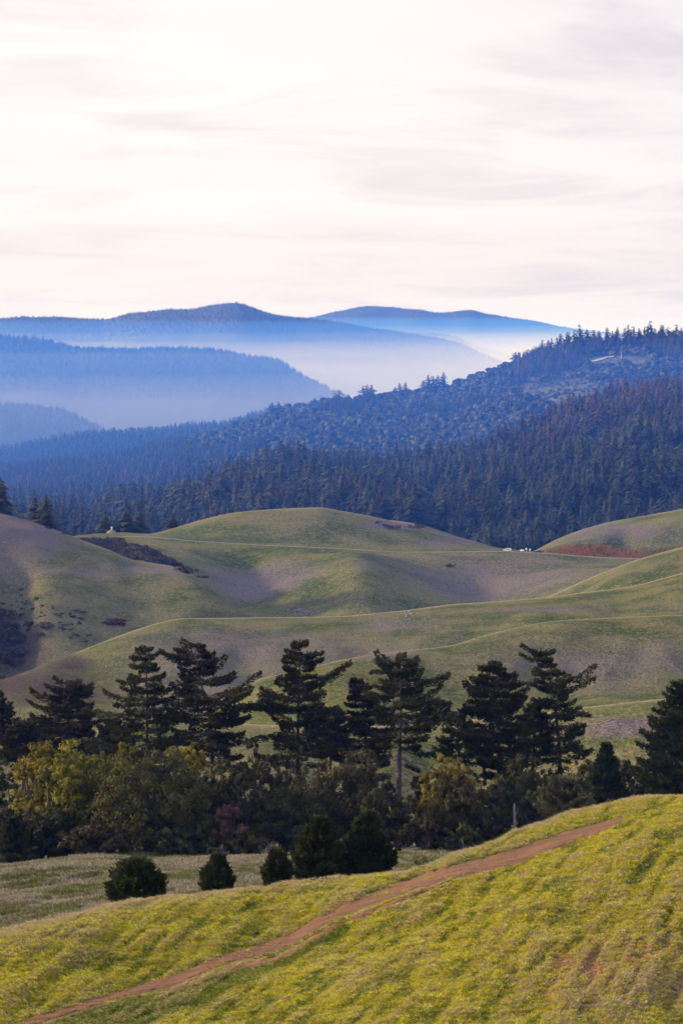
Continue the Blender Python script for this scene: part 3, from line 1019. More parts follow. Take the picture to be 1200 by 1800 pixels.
def oak_lod(mat, H=9.0, W_=11.0, n=110, seed=0):
    r = np.random.default_rng(seed)
    mb = MB()
    mb.tube([[0, 0, -1], [0.2, 0, H * 0.5]], [0.3, 0.2], 4)
    nl = r.integers(5, 8)
    for k in range(nl):
        c = np.array([r.normal() * W_ * 0.2, r.normal() * W_ * 0.2, H * r.uniform(0.4, 0.72)])
        rad = W_ * r.uniform(0.17, 0.27)
        m = n // nl
        d = r.normal(size=(m, 3))
        d[:, 2] = np.abs(d[:, 2]) * 0.9 - 0.25
        d /= np.linalg.norm(d, axis=1)[:, None]
        C = c + d * rad * r.uniform(0.75, 1.1, (m, 1))
        C[:, 2] = np.maximum(C[:, 2], 0.4)
        dd = r.normal(size=(m, 3)) + d * 0.5
        lt = r.uniform(0, 1)
        mb.leaves(C, dd, W_ * 0.17, W_ * 0.13, a=np.clip(lt * 0.6 + r.uniform(0, 0.4, m), 0, 1), nrm=d)
        # solid rounded core of the lobe
        nn, mm = 8, 5
        ph, th = np.meshgrid(np.linspace(0.05, 0.62, mm) * np.pi, np.arange(nn) * 2 * np.pi / nn, indexing='ij')
        rj = rad * 0.9 * r.uniform(0.82, 1.12, ph.shape)
        Vc = c + np.stack([np.sin(ph) * np.cos(th) * rj, np.sin(ph) * np.sin(th) * rj, np.cos(ph) * rj], -1).reshape(-1, 3)
        ic = np.arange(mm * nn).reshape(mm, nn)
        mb.add(Vc, q=np.stack([ic[:-1], ic[1:], np.roll(ic[1:], -1, 1), np.roll(ic[:-1], -1, 1)], -1).reshape(-1, 4), a=lt * 0.7)
    return mb.mesh('oak', [mat])


def tall_conifer(name, d, trunk, prof, label, mat, bare=0.25, nb=70, extra=(), droop=0.1, dens=1.0, spray=0.36, base_r=0.34, group=None, cat='tree', lift=0.15, bark=m_bark, yd=0.85, dead=3, layer=0.55):
    """trunk: [(px, py)] from base up; prof: [(py, left px, right px)] reach of the boughs at each height"""
    k = d / F
    b = gpt(trunk[0][0], d, 0.15)
    root = empty(name, b)
    tag(root, label, cat, group)

    def P(px, py):
        return np.array([(px - 600) * k - b.x, 0.0, (HZ - py) * k - b.z])
    T = [np.array([0.0, 0, 0])] + [P(*p) for p in trunk[1:]]
    T = np.array(T)
    zk = T[:, 2]
    zz = np.linspace(0, zk[-1], 14)
    TX = pchip(zk, T[:, 0], zz)
    rr = np.random.default_rng(abs(hash(label)) % 1000 if False else sum(map(ord, label)))
    TY = np.cumsum(rr.normal(size=14)) * 0.05
    TY -= TY[0]
    H = zk[-1]
    tb = MB()
    rad = base_r * (1 - (zz / H) ** 1.1 * 0.93)
    rad[0] *= 1.35
    tb.tube(np.stack([TX, TY, zz], -1), rad, 9)
    fb = MB()
    pz = np.array([(HZ - p[0]) * k - b.z for p in prof])[::-1]
    wid_ = 1.0 + 0.16 * (layer > 0.3) * np.linspace(0, 1, len(prof))
    pl = (np.array([p[1] * k for p in prof]) * wid_)[::-1]
    pr = (np.array([p[2] * k for p in prof]) * wid_)[::-1]
    zlo, zhi = max(pz[0], H * 0.05), H * 0.985
    brs = []
    lays = [zlo]
    while lays[-1] < zhi:
        lays.append(lays[-1] + H * 0.048 * rr.uniform(0.55, 1.6) * (1.1 - 0.4 * lays[-1] / H))
    lays = np.array(lays)
    layf = rr.uniform(0.62, 1.12, (len(lays), 4))
    nb = int(nb * 1.3)
    for i in range(nb):
        f = (i + rr.uniform(0.1, 0.9)) / nb
        f = f ** 0.92
        z = zlo + (zhi - zlo) * f
        # boughs gather into layers with gaps between
        li = int(np.argmin(np.abs(lays - z)))
        z = min(zhi, z + (lays[li] - z) * layer * 0.8)
        th = (i * 2.39996 + rr.normal() * 0.35) % 6.2832
        c, s = math.cos(th), math.sin(th)
        side = np.interp(z, pz, pr if c > 0 else pl)
        dep = (np.interp(z, pz, pr) + np.interp(z, pz, pl)) * 0.5 * yd
        l = 1.0 / math.sqrt((c / max(side, 0.15)) ** 2 + (s / max(dep, 0.15)) ** 2)
        l *= (np.clip(rr.normal(0.92, 0.14), 0.4, 1.15) if layer > 0.1 else np.clip(rr.normal(0.84, 0.30), 0.3, 1.5)) * (1 + (layf[li, int(th / 1.5708) % 4] - 0.9) * min(1, layer * 1.4))
        brs.append((z, c, s, l, None))
    for (px0, py0, px1, py1) in extra:
        p0, p1 = P(px0, py0), P(px1, py1)
        dx = p1[0] - np.interp(p0[2], zz, TX)
        l = abs(dx)
        yy = rr.normal() * 0.25
        brs.append((p0[2], math.copysign(1, dx), yy, l, p1[2] - p0[2]))
    for (z, c, s, l, rise) in brs:
        f = z / H
        x0, y0 = np.interp(z, zz, TX), np.interp(z, zz, TY)
        t = np.linspace(0, 1, 7)
        if rise is None:
            e0 = -droop * 2.2 * (1 - f) + lift * f * 1.5 + rr.normal() * 0.15
            zz_ = l * (e0 * t - (droop + 0.10) * np.sin(t * np.pi * 0.75) * (1 - f * 0.6) + 0.09 * t ** 3)
        else:
            zz_ = rise * t ** 1.2 + 0.05 * l * np.sin(t * 9)
        wob = rr.normal(size=7) * 0.025 * l
        wob[0] = 0
        B = np.stack([x0 + c * l * t - s * np.cumsum(wob), y0 + s * l * t + c * np.cumsum(wob), z + zz_], -1)
        tb.tube(B, np.linspace(0.012 * l + 0.025, 0.012, 7), 4)
        # sprays on side twigs in a flat fan
        n = int((36 + 70 * l) * dens)
        n = max(n, 12)
        u = rr.uniform(0.16, 1.0, n) ** (0.75 if layer > 0.3 else 1.0)
        cen = np.stack([np.interp(u, t, B[:, j]) for j in range(3)], -1)
        sg = rr.choice([-1, 1], n)
        reach = (0.40 * l * (1 - u) ** 0.6 * np.minimum(1, u * 3.0) + 0.32 + 0.03 * l) * rr.uniform(0, 1, n) ** 0.7
        perp = np.array([-s, c, 0.0])
        fw = np.array([c, s, 0.15])
        cen = cen + (perp[None] * sg[:, None] * 0.85 + fw[None] * 0.5) * reach[:, None]
        cen[:, 2] += rr.normal(size=n) * 0.11 - 0.12 * reach + 0.06
        D = perp[None] * sg[:, None] * rr.uniform(0.3, 1, n)[:, None] + fw[None] * rr.uniform(0.4, 1.1, n)[:, None] + rr.normal(size=(n, 3)) * 0.3
        D[:, 2] += 0.16 if layer > 0.3 else 0.5
        fb.leaves(cen, D, spray * rr.uniform(0.7, 1.3, n), spray * 0.42, a=np.clip(rr.uniform(0, 0.6) + rr.uniform(0, 0.4, n), 0, 1), up=0.5)
    # top shoot
    n = int(60 * dens)
    u = rr.uniform(0, 1, n)
    zt = H - u * H * 0.10
    an = rr.uniform(0, 6.28, n)
    cen = np.stack([np.interp(zt, zz, TX) + np.cos(an) * u * H * 0.03, np.interp(zt, zz, TY) + np.sin(an) * u * H * 0.03, zt], -1)
    fb.leaves(cen, np.stack([np.cos(an), np.sin(an), np.full(n, 0.9)], -1), spray, spray * 0.4, a=rr.uniform(0, 1, n))
    for i in range(dead):
        z = zlo * rr.uniform(0.45, 0.98)
        if z < 1.2:
            continue
        a = rr.uniform(-0.5, 0.5) + (0 if i % 2 else math.pi)
        l = rr.uniform(1.2, 3.2)
        t = np.linspace(0, 1, 6)
        B = np.stack([np.interp(z, zz, TX) + math.cos(a) * l * t, math.sin(a) * l * t, z + rr.normal() * 0.2 * l * t + rr.normal(size=6) * 0.06 * l - 0.25 * l * t ** 2], -1)
        B[0, 2] = z
        tb.tube(B, np.linspace(0.05, 0.015, 6), 4)
    tb.build('trunk', [bark], root)
    fb.build('crown', [mat], root)
    return root


def broadleaf(name, cx, top, hw, bottom, d, mat, label, n=9000, leaf=0.24, lobes=22, group=None, cat='tree', bark=m_bark, rag=0.25, ecc=0.85, base=None, dens_bottom=1.0):
    """rounded tree or bush of many leaf clumps carried by forked limbs"""
    rr = np.random.default_rng(sum(map(ord, label)) + int(cx))
    k = d / F
    b = gpt(cx if base is None else base, d, 0.1)
    root = empty(name, b)
    tag(root, label, cat, group)
    ztop = (HZ - top) * k - b.z
    zbot = max(0.05, (HZ - bottom) * k - b.z)
    rx = hw * k
    xo = (cx - (cx if base is None else base)) * k
    H = ztop - zbot
    c0 = np.array([xo, 0, zbot + H * 0.42])
    tb, fb = MB(), MB()
    trad = 0.035 * (rx + ztop * 0.4) + 0.05
    fork = np.array([xo * 0.4 + rr.normal() * 0.1, 0, max(zbot * 0.9, ztop * 0.22)])
    tb.tube([[0, 0, -0.3], fork * 0.5 + rr.normal(size=3) * 0.05, fork], [trad * 1.3, trad, trad * 0.85], 7)
    LC, LR = [], []
    for i in range(lobes):
        # lobes on the shell of the crown, uneven
        for _ in range(30):
            v = rr.normal(size=3)
            v /= np.linalg.norm(v)
            if v[2] > -0.85:
                break
        rad = rx * rr.uniform(0.26, 0.42)
        sh = rr.uniform(0.74, 1.08)
        c = c0 + np.array([v[0] * (rx - rad) * sh, v[1] * (rx * ecc - rad) * sh, v[2] * (H * (0.56 if v[2] > 0 else 0.42) - rad * 0.62) * sh])
        if i == 0:
            c = c0 + np.array([rr.normal() * 0.15 * rx, 0, H * 0.58 - rad * 0.85])
        c[2] = max(c[2], rad * 0.35 + 0.05)
        LC.append(c)
        LR.append(rad)
        mid = (fork + c) / 2 + rr.normal(size=3) * 0.12 * rx
        tb.tube([fork, mid, c * 0.9 + mid * 0.1], [trad * 0.45, trad * 0.3, trad * 0.12], 5)
    per = np.array(LR) ** 2
    per = (per / per.sum() * n).astype(int)
    for c, rad, m in zip(LC, LR, per):
        # sub-clumps inside each lobe
        ns = max(5, int(m / 42))
        sv = rr.normal(size=(ns, 3))
        sv /= np.linalg.norm(sv, axis=1)[:, None]
        sv[:, 2] = sv[:, 2] * 0.85 + 0.12
        sc_ = c + sv * rad * rr.uniform(0.55, 1.0, (ns, 1))
        srad = rad * rr.uniform(0.16, 0.34, ns)
        ti = rr.uniform(0, 0.5, ns) + rr.uniform(0, 0.45)
        w = rr.integers(0, ns, m)
        dv = rr.normal(size=(m, 3))
        dv /= np.linalg.norm(dv, axis=1)[:, None]
        C = sc_[w] + dv * (srad[w] * rr.uniform(0.3, 1.15, m))[:, None]
        C[:, 2] = np.maximum(C[:, 2], 0.03)
        dd = rr.normal(size=(m, 3)) + dv * 0.8 + np.array([0, 0, 0.2])
        fb.leaves(C, dd, leaf * rr.uniform(0.7, 1.35, m), leaf * 0.62, a=np.clip(ti[w] + rr.uniform(-0.08, 0.14, m), 0, 1), nrm=(C - c) / rad + dv * 0.8)
    tb.build('trunk', [bark], root)
    fb.build('crown', [mat], root)
    return root


# ------------------------------------------------------------------ far forests
def area_points(hill, px0, px1, d0, d1, step, jitter=0.9):
    """roughly even points over a depth range of one hill"""
    P = []
    d = d0
    while d < d1:
        w0, w1 = (px0 - 600) / F * d, (px1 - 600) / F * d
        n = max(1, int((w1 - w0) / step))
        x = w0 + (np.arange(n) + rng.uniform(0, 1, n)) * (w1 - w0) / n
        y = d + rng.uniform(-0.5, 0.5, n) * step * jitter
        P.append(np.stack([x, y], -1))
        d += step
    P = np.concatenate(P)
    z = HILLS[hill].zx(600 + F * P[:, 0] / P[:, 1], P[:, 1])
    ok = z > -1e8
    return np.c_[P[ok], z[ok]]


def skyline(px, keys):
    """highest image row reached by the named hills at column px (smaller = higher)"""
    s = np.full(np.shape(px), 1e9)
    for h in keys:
        s = np.minimum(s, np.interp(px, PXG, HILLS[h].P.min(0)))
    return s


def upright(n):
    return np.c_[rng.normal(0, 0.03, n), rng.normal(0, 0.03, n), rng.uniform(0, 6.28, n)]


con_src2 = [conifer_lod(m_fconif2, 30, 14, 13, 11, 7, 0.2), conifer_lod(m_fconif2, 26, 15, 12, 11, 8, 0.35, 0.4)]
con_src = [conifer_lod(m_fconif, 30, 13, 14, 11, 1, 0.15), conifer_lod(m_fconif, 30, 16, 12, 12, 2, 0.35), conifer_lod(m_fconif, 28, 11, 14, 10, 3, 0.1), conifer_lod(m_fconif, 24, 15, 11, 11, 4, 0.4, 0.45)]
rust_src = [conifer_lod(m_frust, 31, 12.5, 14, 10, 5, 0.1), conifer_lod(m_frust, 29, 15, 13, 11, 6, 0.3)]
oak_src = [oak_lod(m_foak, 9, 12, 110, 11), oak_lod(m_foak, 7, 11, 100, 12), oak_lod(m_foak, 11, 13, 120, 13)]
con_far = [conifer_lod(m_fconif, 30, 11, 6, 6, 21), conifer_lod(m_fconif, 26, 12, 5, 6, 22, 0.3)]

# dark conifer wood behind the grassy hills
P = area_points('forest_slope', -60, 1260, 1640, 2760, 8.5)
pxp = 600 + F * P[:, 0] / P[:, 1]
dcr = np.interp(pxp, PXG, HILLS['forest_slope'].D[3])
openness = fbm(P[:, 0] / 120, P[:, 1] / 90, 3, 91)
near_ok = (P[:, 1] > 1850) | (pxp > 820) & (rng.uniform(size=len(P)) < 0.8) | (rng.uniform(size=len(P)) < 0.35)
ok = (P[:, 1] < dcr + 60) & (openness > -0.33) & near_ok
P = P[ok]
pxp = pxp[ok]
sc_ = rng.uniform(0.55, 1.1, len(P)) * (1 + 0.35 * fbm(P[:, 0] / 60, P[:, 1] / 60, 2, 97))
sc_ *= np.where(P[:, 1] < 1800, 0.72, 1.0)
top = HZ - F * (P[:, 2] + 29 * sc_) / P[:, 1]
front = skyline(pxp, ['knoll', 'knoll_back', 'bank', 'shoulder'])
vis = (top < front - 6) & (pxp > 0) & (pxp < 1200)
rust = (sstep(820, 1050, pxp) * sstep(2050, 2350, P[:, 1]) * 0.6 + 0.03) > rng.uniform(size=len(P))
order = np.argsort(np.where(vis, P[:, 1] / sc_, 1e9))[:300]
ind = np.zeros(len(P), bool)
ind[order] = True
rot = upright(len(P))
wid = rng.uniform(0.85, 1.15, len(P))
for i in order:
    me = rust_src[int(rng.integers(2))] if rust[i] else (con_src + con_src2)[int(rng.integers(6))]
    o = bpy.data.objects.new('forest_conifer', me)
    o.location = P[i]
    o.rotation_euler = rot[i]
    s = sc_[i]
    o.scale = (s * wid[i], s * wid[i], s)
    link(o)
    tag(o, 'dark conifer packed in the shaded blue-green wood just behind the grassy hills', 'tree', 'conifers in the wood behind the grassy hills')
rest = ~ind
scatter('forest', con_src + con_src2 + rust_src, P[rest] - [0, 0, 0.5], rot[rest], np.c_[sc_ * wid, sc_ * wid, sc_][rest],
        np.where(rust[rest], rng.integers(6, 8, rest.sum()), rng.integers(0, 6, rest.sum())))

# brush, oaks and conifers on the long ridge
P = area_points('far_slope', -60, 1260, 2700, 4480, 11.5)
pxp = 600 + F * P[:, 0] / P[:, 1]
dcr = np.interp(pxp, PXG, HILLS['far_slope'].D[4])
pyp = HZ - F * P[:, 2] / P[:, 1]
dens = fbm(P[:, 0] / 150, P[:, 1] / 110, 3, 93)
conif = ((fbm(P[:, 0] / 170, P[:, 1] / 200, 3, 95) > 0.46) | (pxp > 905) & (P[:, 1] > dcr - 330 + 260 * sstep(1010, 1080, pxp) * sstep(1200, 1120, pxp)) | (pxp < 330) & (rng.uniform(size=len(P)) < 0.85))
glade = blob(pxp, pyp, 990, 690, 100, 26, 0.6, 5) + blob(pxp, pyp, 1075, 637, 75, 13, 0.5, 6)
ok = (P[:, 1] < dcr + 70) & (dens > -0.75) & ((glade < 0.45) | (rng.uniform(size=len(P)) < 0.85))
P, pxp, pyp, conif, dcr, glade = P[ok], pxp[ok], pyp[ok], conif[ok], dcr[ok], glade[ok]
conif &= glade < 0.45
conif &= ~((P[:, 1] > dcr - 40) & (pxp > 330) & (pxp < 900))
sc_ = np.where(conif, rng.uniform(0.42, 0.8, len(P)) + 0.12 * (pxp > 900), rng.uniform(0.65, 1.55, len(P)))
sc_ = np.where(glade > 0.45, np.where(pyp < 655, 0.22, 0.42) * sc_, sc_)
top = HZ - F * (P[:, 2] + np.where(conif, 29 * sc_, 9 * sc_)) / P[:, 1]
front = skyline(pxp, ['forest_slope']) - 48
vis = (top < front) & (pxp > 0) & (pxp < 1200)
size = np.where(conif, 29, 12) * sc_ / P[:, 1]
rot = upright(len(P))
ind = np.zeros(len(P), bool)
for flag, nm, lab, grp, cat in ((False, 'ridge_oak', 'round-crowned oak in the blue-hazed brush of the long wooded ridge', 'oaks on the long wooded ridge', 'tree'),
                                (True, 'ridge_conifer', 'pointed conifer among the oaks of the long blue-hazed ridge', 'conifers on the long wooded ridge', 'tree')):
    order = np.argsort(np.where(vis & (conif == flag), -size, 1e9))[:290]
    ind[order] = True
    for i in order:
        me = (con_src if rng.uniform() > 0.25 else rust_src)[int(rng.integers(2))] if flag else oak_src[int(rng.integers(3))]
        o = bpy.data.objects.new(nm, me)
        o.location = P[i] - [0, 0, 0.5]
        o.rotation_euler = rot[i]
        o.scale = (sc_[i],) * 3
        link(o)
        tag(o, lab, cat, grp)
rest = ~ind
rustp = (rng.uniform(size=len(P)) < np.where(pxp > 850, 0.45, 0.12)).astype(int)
pick = np.where(conif, np.where(rustp == 1, 7, rng.integers(0, 4, len(P))), rng.integers(4, 7, len(P)))
scatter('ridge_woods', con_src + oak_src + rust_src[:1], P[rest] - [0, 0, 0.5], rot[rest], sc_[rest], pick[rest])

# far woods
for hill, px0, px1, d0, d1, step, nm in (('back_ridge', -60, 560, 4600, 5080, 11, 'far_woods'), ('low_ridge', 300, 660, 5700, 5960, 12, 'far_woods'), ('hill_a', -60, 330, 6000, 6560, 15, 'far_woods'),
                                         ('hill_b', -60, 700, 7400, 8080, 16, 'far_woods'), ('mountain_a', -60, 920, 10300, 11120, 20, 'far_woods'),
                                         ('mountain_b', 600, 900, 12600, 12960, 22, 'far_woods'), ('mountain_c', 520, 1080, 14300, 15080, 24, 'far_woods')):
    P = area_points(hill, px0, px1, d0, d1, step)
    s = rng.uniform(0.35, 1.0, len(P)) * np.where(P[:, 1] > 9000, 0.42, np.where(P[:, 1] > 5600, 0.55, 0.8))
    scatter(nm, con_far, P - [0, 0, 1], upright(len(P)), np.c_[s * 1.9, s * 1.9, s])


# skyline trees of the long ridge, each one its own
def ridge_tree(px, toppy, wpx, label, mat_i=0, d=None, wide=1.0, hill='far_slope', group=None):
    d = float(np.interp(px, PXG, HILLS[hill].D[4])) - 6 if d is None else d
    b = gpt(px, d, 0.8)
    h = (HZ - toppy) / F * d - b.z
    o = bpy.data.objects.new('ridge_conifer', con_src[mat_i])
    o.location = b
    hs = (30, 30, 28, 24)[mat_i]
    ws = (13, 16, 11, 15)[mat_i]
    o.scale = (1.45 * wpx / F * d / ws, 1.45 * wpx / F * d / ws, h / hs)
    o.rotation_euler = (0, 0, px)
    link(o)
    return tag(o, label, 'tree', group)


ridge_tree(478, 708, 20, 'left one of the dark conifer pair at the low left end of the ridge skyline', 1)
ridge_tree(490, 707, 20, 'right one of the dark conifer pair at the low left end of the ridge skyline', 3)
ridge_tree(553, 699, 12, 'small lone conifer on the ridge skyline, next right of the dark pair', 0)
ridge_tree(596, 685, 22, 'pointed lone conifer on the ridge skyline left of the broad dark clump', 1)
for px, t, w_ in ((638, 678, 17), (645, 676, 18), (653, 677, 18)):
    ridge_tree(px, t, w_, 'dark conifer of the tight broad clump standing above the ridge skyline', 2 if px == 645 else 3, group='conifers of the tight skyline clump')
for px, t, w_ in ((694, 680, 14), (702, 673, 14), (712, 672, 14)):
    ridge_tree(px, t, w_, 'small conifer of the trio on the ridge skyline left of the big grove', 0, group='trio of small skyline conifers')
for px, t, w_ in ((744, 668, 16), (752, 659, 15), (760, 661, 16), (769, 660, 16), (779, 654, 16)):
    ridge_tree(px, t, w_, 'tall conifer of the dark grove midway along the ridge skyline', int(px) % 3, group='conifers of the skyline grove')
ridge_tree(905, 619, 16, 'solitary conifer on the skyline just left of the crowning conifer wood', 1)
for j, px in enumerate(np.linspace(928, 1210, 40)):
    t = np.interp(px, [928, 960, 1000, 1050, 1100, 1150, 1200], [622, 596, 582, 579, 577, 573, 572]) + rng.normal() * 4
    ridge_tree(px + rng.normal() * 2, t, rng.uniform(11, 17), 'conifer in the skyline row of the wood crowning the ridge', int(rng.integers(4)), group='skyline conifers crowning the ridge')

# trees at the saddle behind the left shoulder
for px, t, w_, d, lab in ((2, 843, 64, 1190, 'tallest dark conifer at the left edge behind the mauve shoulder of the hill'),
                          (62, 876, 46, 1180, 'left of the two dark conifers behind the mauve hill shoulder'),
                          (82, 873, 52, 1170, 'right of the two dark conifers behind the mauve hill shoulder'),
                          (185, 904, 34, 1480, 'leftmost of the small conifers at the grassy saddle, left of the pale marker'),
                          (222, 897, 44, 1480, 'broad dark conifer at the grassy saddle, just right of the pale marker'),
                          (246, 899, 40, 1490, 'dark conifer at the grassy saddle, right half of the touching pair'),
                          (304, 905, 34, 1500, 'lone dark conifer at the foot of the round grassy knoll')):
    b = gpt(px, d, 0.6)
    x = (px - 600) / F * d
    h = max(6.0, (HZ - t) / F * d - b.z)
    me = conifer_lod(m_saddle, h, w_ / F * d * 1.25, 19, 16, int(px) + 300, 0.3, 0.25)
    o = bpy.data.objects.new('saddle_conifer', me)
    o.location = b
    link(o)
    tag(o, lab, 'tree')
b = gpt(157, 1470, 0.2)
o = bpy.data.objects.new('saddle_conifer', conifer_lod(m_fconif, 4.5, 2.4, 9, 8, 5, 0.2))
o.location = b
link(o)
tag(o, 'tiny conifer sapling on the saddle skyline left of all the others', 'tree')

# ------------------------------------------------------------------ tall conifers of the tree belt
tall_conifer('tall_conifer', 268, [(258, 1490), (258, 1340), (259, 1230), (255, 1134)],
             [(1134, 3, 3), (1150, 24, 22), (1175, 36, 26), (1200, 44, 36), (1225, 62, 40), (1250, 62, 44), (1290, 76, 50), (1330, 70, 55), (1350, 60, 50)],
             'upright open-crowned fir, tallest at the left above the yellow-green oaks', m_needle, nb=74, layer=0.7, dens=1.0)
tall_conifer('tall_conifer', 266, [(377, 1490), (374, 1340), (366, 1240), (345, 1170), (352, 1128)],
             [(1128, 4, 4), (1142, 30, 10), (1152, 56, 26), (1170, 36, 44), (1200, 40, 60), (1215, 60, 82), (1240, 78, 84), (1270, 62, 60), (1310, 66, 60), (1340, 50, 60)],
             'broad ragged fir with a leaning pale trunk and long branch reaching right', m_needle, nb=74, layer=0.75, bark=m_barkpale,
             extra=[(352, 1165, 282, 1147), (350, 1150, 300, 1155), (366, 1230, 456, 1186), (370, 1250, 470, 1235), (360, 1190, 394, 1157), (372, 1260, 284, 1232), (376, 1290, 300, 1310), (374, 1300, 470, 1300)], dead=5)
tall_conifer('tall_conifer', 264, [(523, 1490), (523, 1330), (525, 1230), (527, 1124)],
             [(1124, 4, 4), (1134, 14, 22), (1150, 30, 36), (1176, 38, 32), (1190, 28, 30), (1215, 50, 40), (1240, 68, 52), (1260, 58, 58), (1290, 40, 70), (1320, 60, 66), (1340, 50, 50)],
             'fir with a bushy narrow top and one branch rising to the right like an arm', m_needle, nb=76, layer=0.7,
             extra=[(528, 1208, 614, 1168), (527, 1200, 600, 1178), (525, 1230, 462, 1218), (524, 1245, 455, 1250), (525, 1250, 600, 1255), (523, 1310, 600, 1290)])
tall_conifer('tall_conifer', 262, [(642, 1490), (643, 1350), (641, 1260), (626, 1192)],
             [(1192, 3, 5), (1206, 16, 14), (1225, 24, 26), (1250, 44, 32), (1280, 62, 40), (1310, 70, 42), (1340, 60, 40)],
             'shorter bronzed fir wedged between two taller firs mid-belt', m_needle_br, nb=60, layer=0.6)
tall_conifer('tall_conifer', 258, [(699, 1500), (702, 1330), (704, 1240), (702, 1154)],
             [(1154, 6, 12), (1162, 40, 26), (1180, 48, 34), (1195, 40, 72), (1220, 34, 50), (1240, 50, 78), (1262, 50, 82), (1290, 48, 50), (1315, 34, 44)],
             'flat-topped fir with bare straight trunk showing below its layered boughs', m_needle, nb=62, layer=0.85, base_r=0.36, bark=m_barkpale,
             extra=[(702, 1175, 652, 1186), (704, 1200, 780, 1188), (703, 1225, 784, 1240), (703, 1262, 790, 1268), (702, 1345, 735, 1360), (702, 1330, 664, 1345)], dead=8)
tall_conifer('tall_conifer', 256, [(879, 1500), (878, 1380), (875, 1280), (863, 1162)],
             [(1162, 6, 8), (1175, 22, 24), (1195, 36, 42), (1215, 48, 56), (1245, 58, 54), (1275, 64, 58), (1310, 62, 60), (1340, 44, 46), (1365, 26, 30)],
             'dense rounded fir with a dark double-thick trunk left of the leaning-topped fir', m_needle, nb=92, layer=0.4, dens=1.15, dead=4)
tall_conifer('tall_conifer', 262, [(985, 1480), (983, 1330), (973, 1230), (962, 1175), (950, 1140)],
             [(1136, 26, 6), (1146, 30, 22), (1160, 16, 18), (1180, 22, 30), (1205, 34, 40), (1225, 30, 44), (1255, 44, 40), (1280, 46, 50), (1310, 60, 52), (1330, 50, 48)],
             'fir whose top leans left, with a tufted branch reaching out to the right', m_needle, nb=66, layer=0.75,
             extra=[(960, 1165, 914, 1150), (956, 1150, 918, 1136), (970, 1205, 1046, 1172), (972, 1215, 1038, 1190), (976, 1250, 1038, 1265), (968, 1195, 915, 1205)])
tall_conifer('tall_conifer', 236, [(1200, 1500), (1199, 1330), (1198, 1197)],
             [(1197, 4, 4), (1215, 18, 18), (1245, 48, 45), (1275, 66, 60), (1310, 84, 80), (1345, 80, 84), (1390, 92, 90), (1420, 70, 80)],
             'dense dark green fir at the right edge above the near crest', m_needle_gr, nb=110, layer=0.3, dens=1.1, base_r=0.4, dead=0)
tall_conifer('tall_conifer', 285, [(112, 1490), (115, 1330), (126, 1196)],
             [(1196, 12, 10), (1212, 40, 34), (1232, 48, 44), (1260, 64, 50), (1290, 72, 60), (1325, 70, 70)],
             'rounded bronze fir at the left, partly behind the upright open-crowned fir', m_needle_br, nb=74, layer=0.55, dens=1.0)
tall_conifer('tall_conifer', 280, [(-8, 1490), (-8, 1330), (-12, 1215)],
             [(1215, 10, 8), (1240, 34, 30), (1262, 40, 40), (1290, 50, 44), (1330, 60, 55)],
             'dark fir cut off by the left edge of the picture', m_needle, nb=60, layer=0.6)
tall_conifer('tall_conifer', 276, [(40, 1490), (41, 1380), (44, 1268)],
             [(1268, 8, 8), (1285, 26, 24), (1305, 38, 34), (1340, 46, 46)],
             'low dark fir between the fir at the left edge and the rounded bronze fir', m_needle, nb=50, layer=0.45)
tall_conifer('tall_conifer', 272, [(198, 1490), (198, 1340), (200, 1262)],
             [(1262, 6, 6), (1285, 26, 30), (1310, 40, 40), (1345, 50, 50)],
             'low dark fir filling the gap below the upright open-crowned fir', m_needle, nb=44, layer=0.5)
tall_conifer('tall_conifer', 272, [(580, 1490), (580, 1340), (582, 1246)],
             [(1246, 8, 8), (1265, 28, 26), (1290, 44, 34), (1330, 44, 44)],
             'bronze-tinged small fir below the arm-like branch', m_needle_br, nb=44, layer=0.5)
tall_conifer('tall_conifer', 270, [(805, 1490), (806, 1350), (803, 1252)],
             [(1252, 8, 8), (1275, 26, 22), (1300, 30, 34), (1340, 36, 40)],
             'slender dark fir peeping out left of the dense rounded fir', m_needle, nb=40, layer=0.5)
tall_conifer('tall_conifer', 262, [(935, 1480), (936, 1350), (938, 1235)],
             [(1235, 8, 10), (1260, 24, 22), (1290, 34, 30), (1335, 44, 40)],
             'dark fir between the dense rounded fir and the leaning-topped fir', m_needle, nb=46, layer=0.45)
tall_conifer('tall_conifer', 240, [(1064, 1460), (1064, 1380), (1065, 1306)],
             [(1306, 2, 2), (1325, 10, 10), (1345, 20, 20), (1370, 28, 28), (1400, 34, 34)],
             'slim spire-topped young fir left of the fir at the right edge', m_needle_gr, nb=60, layer=0.15, dens=1.2, spray=0.34, base_r=0.14, dead=0)

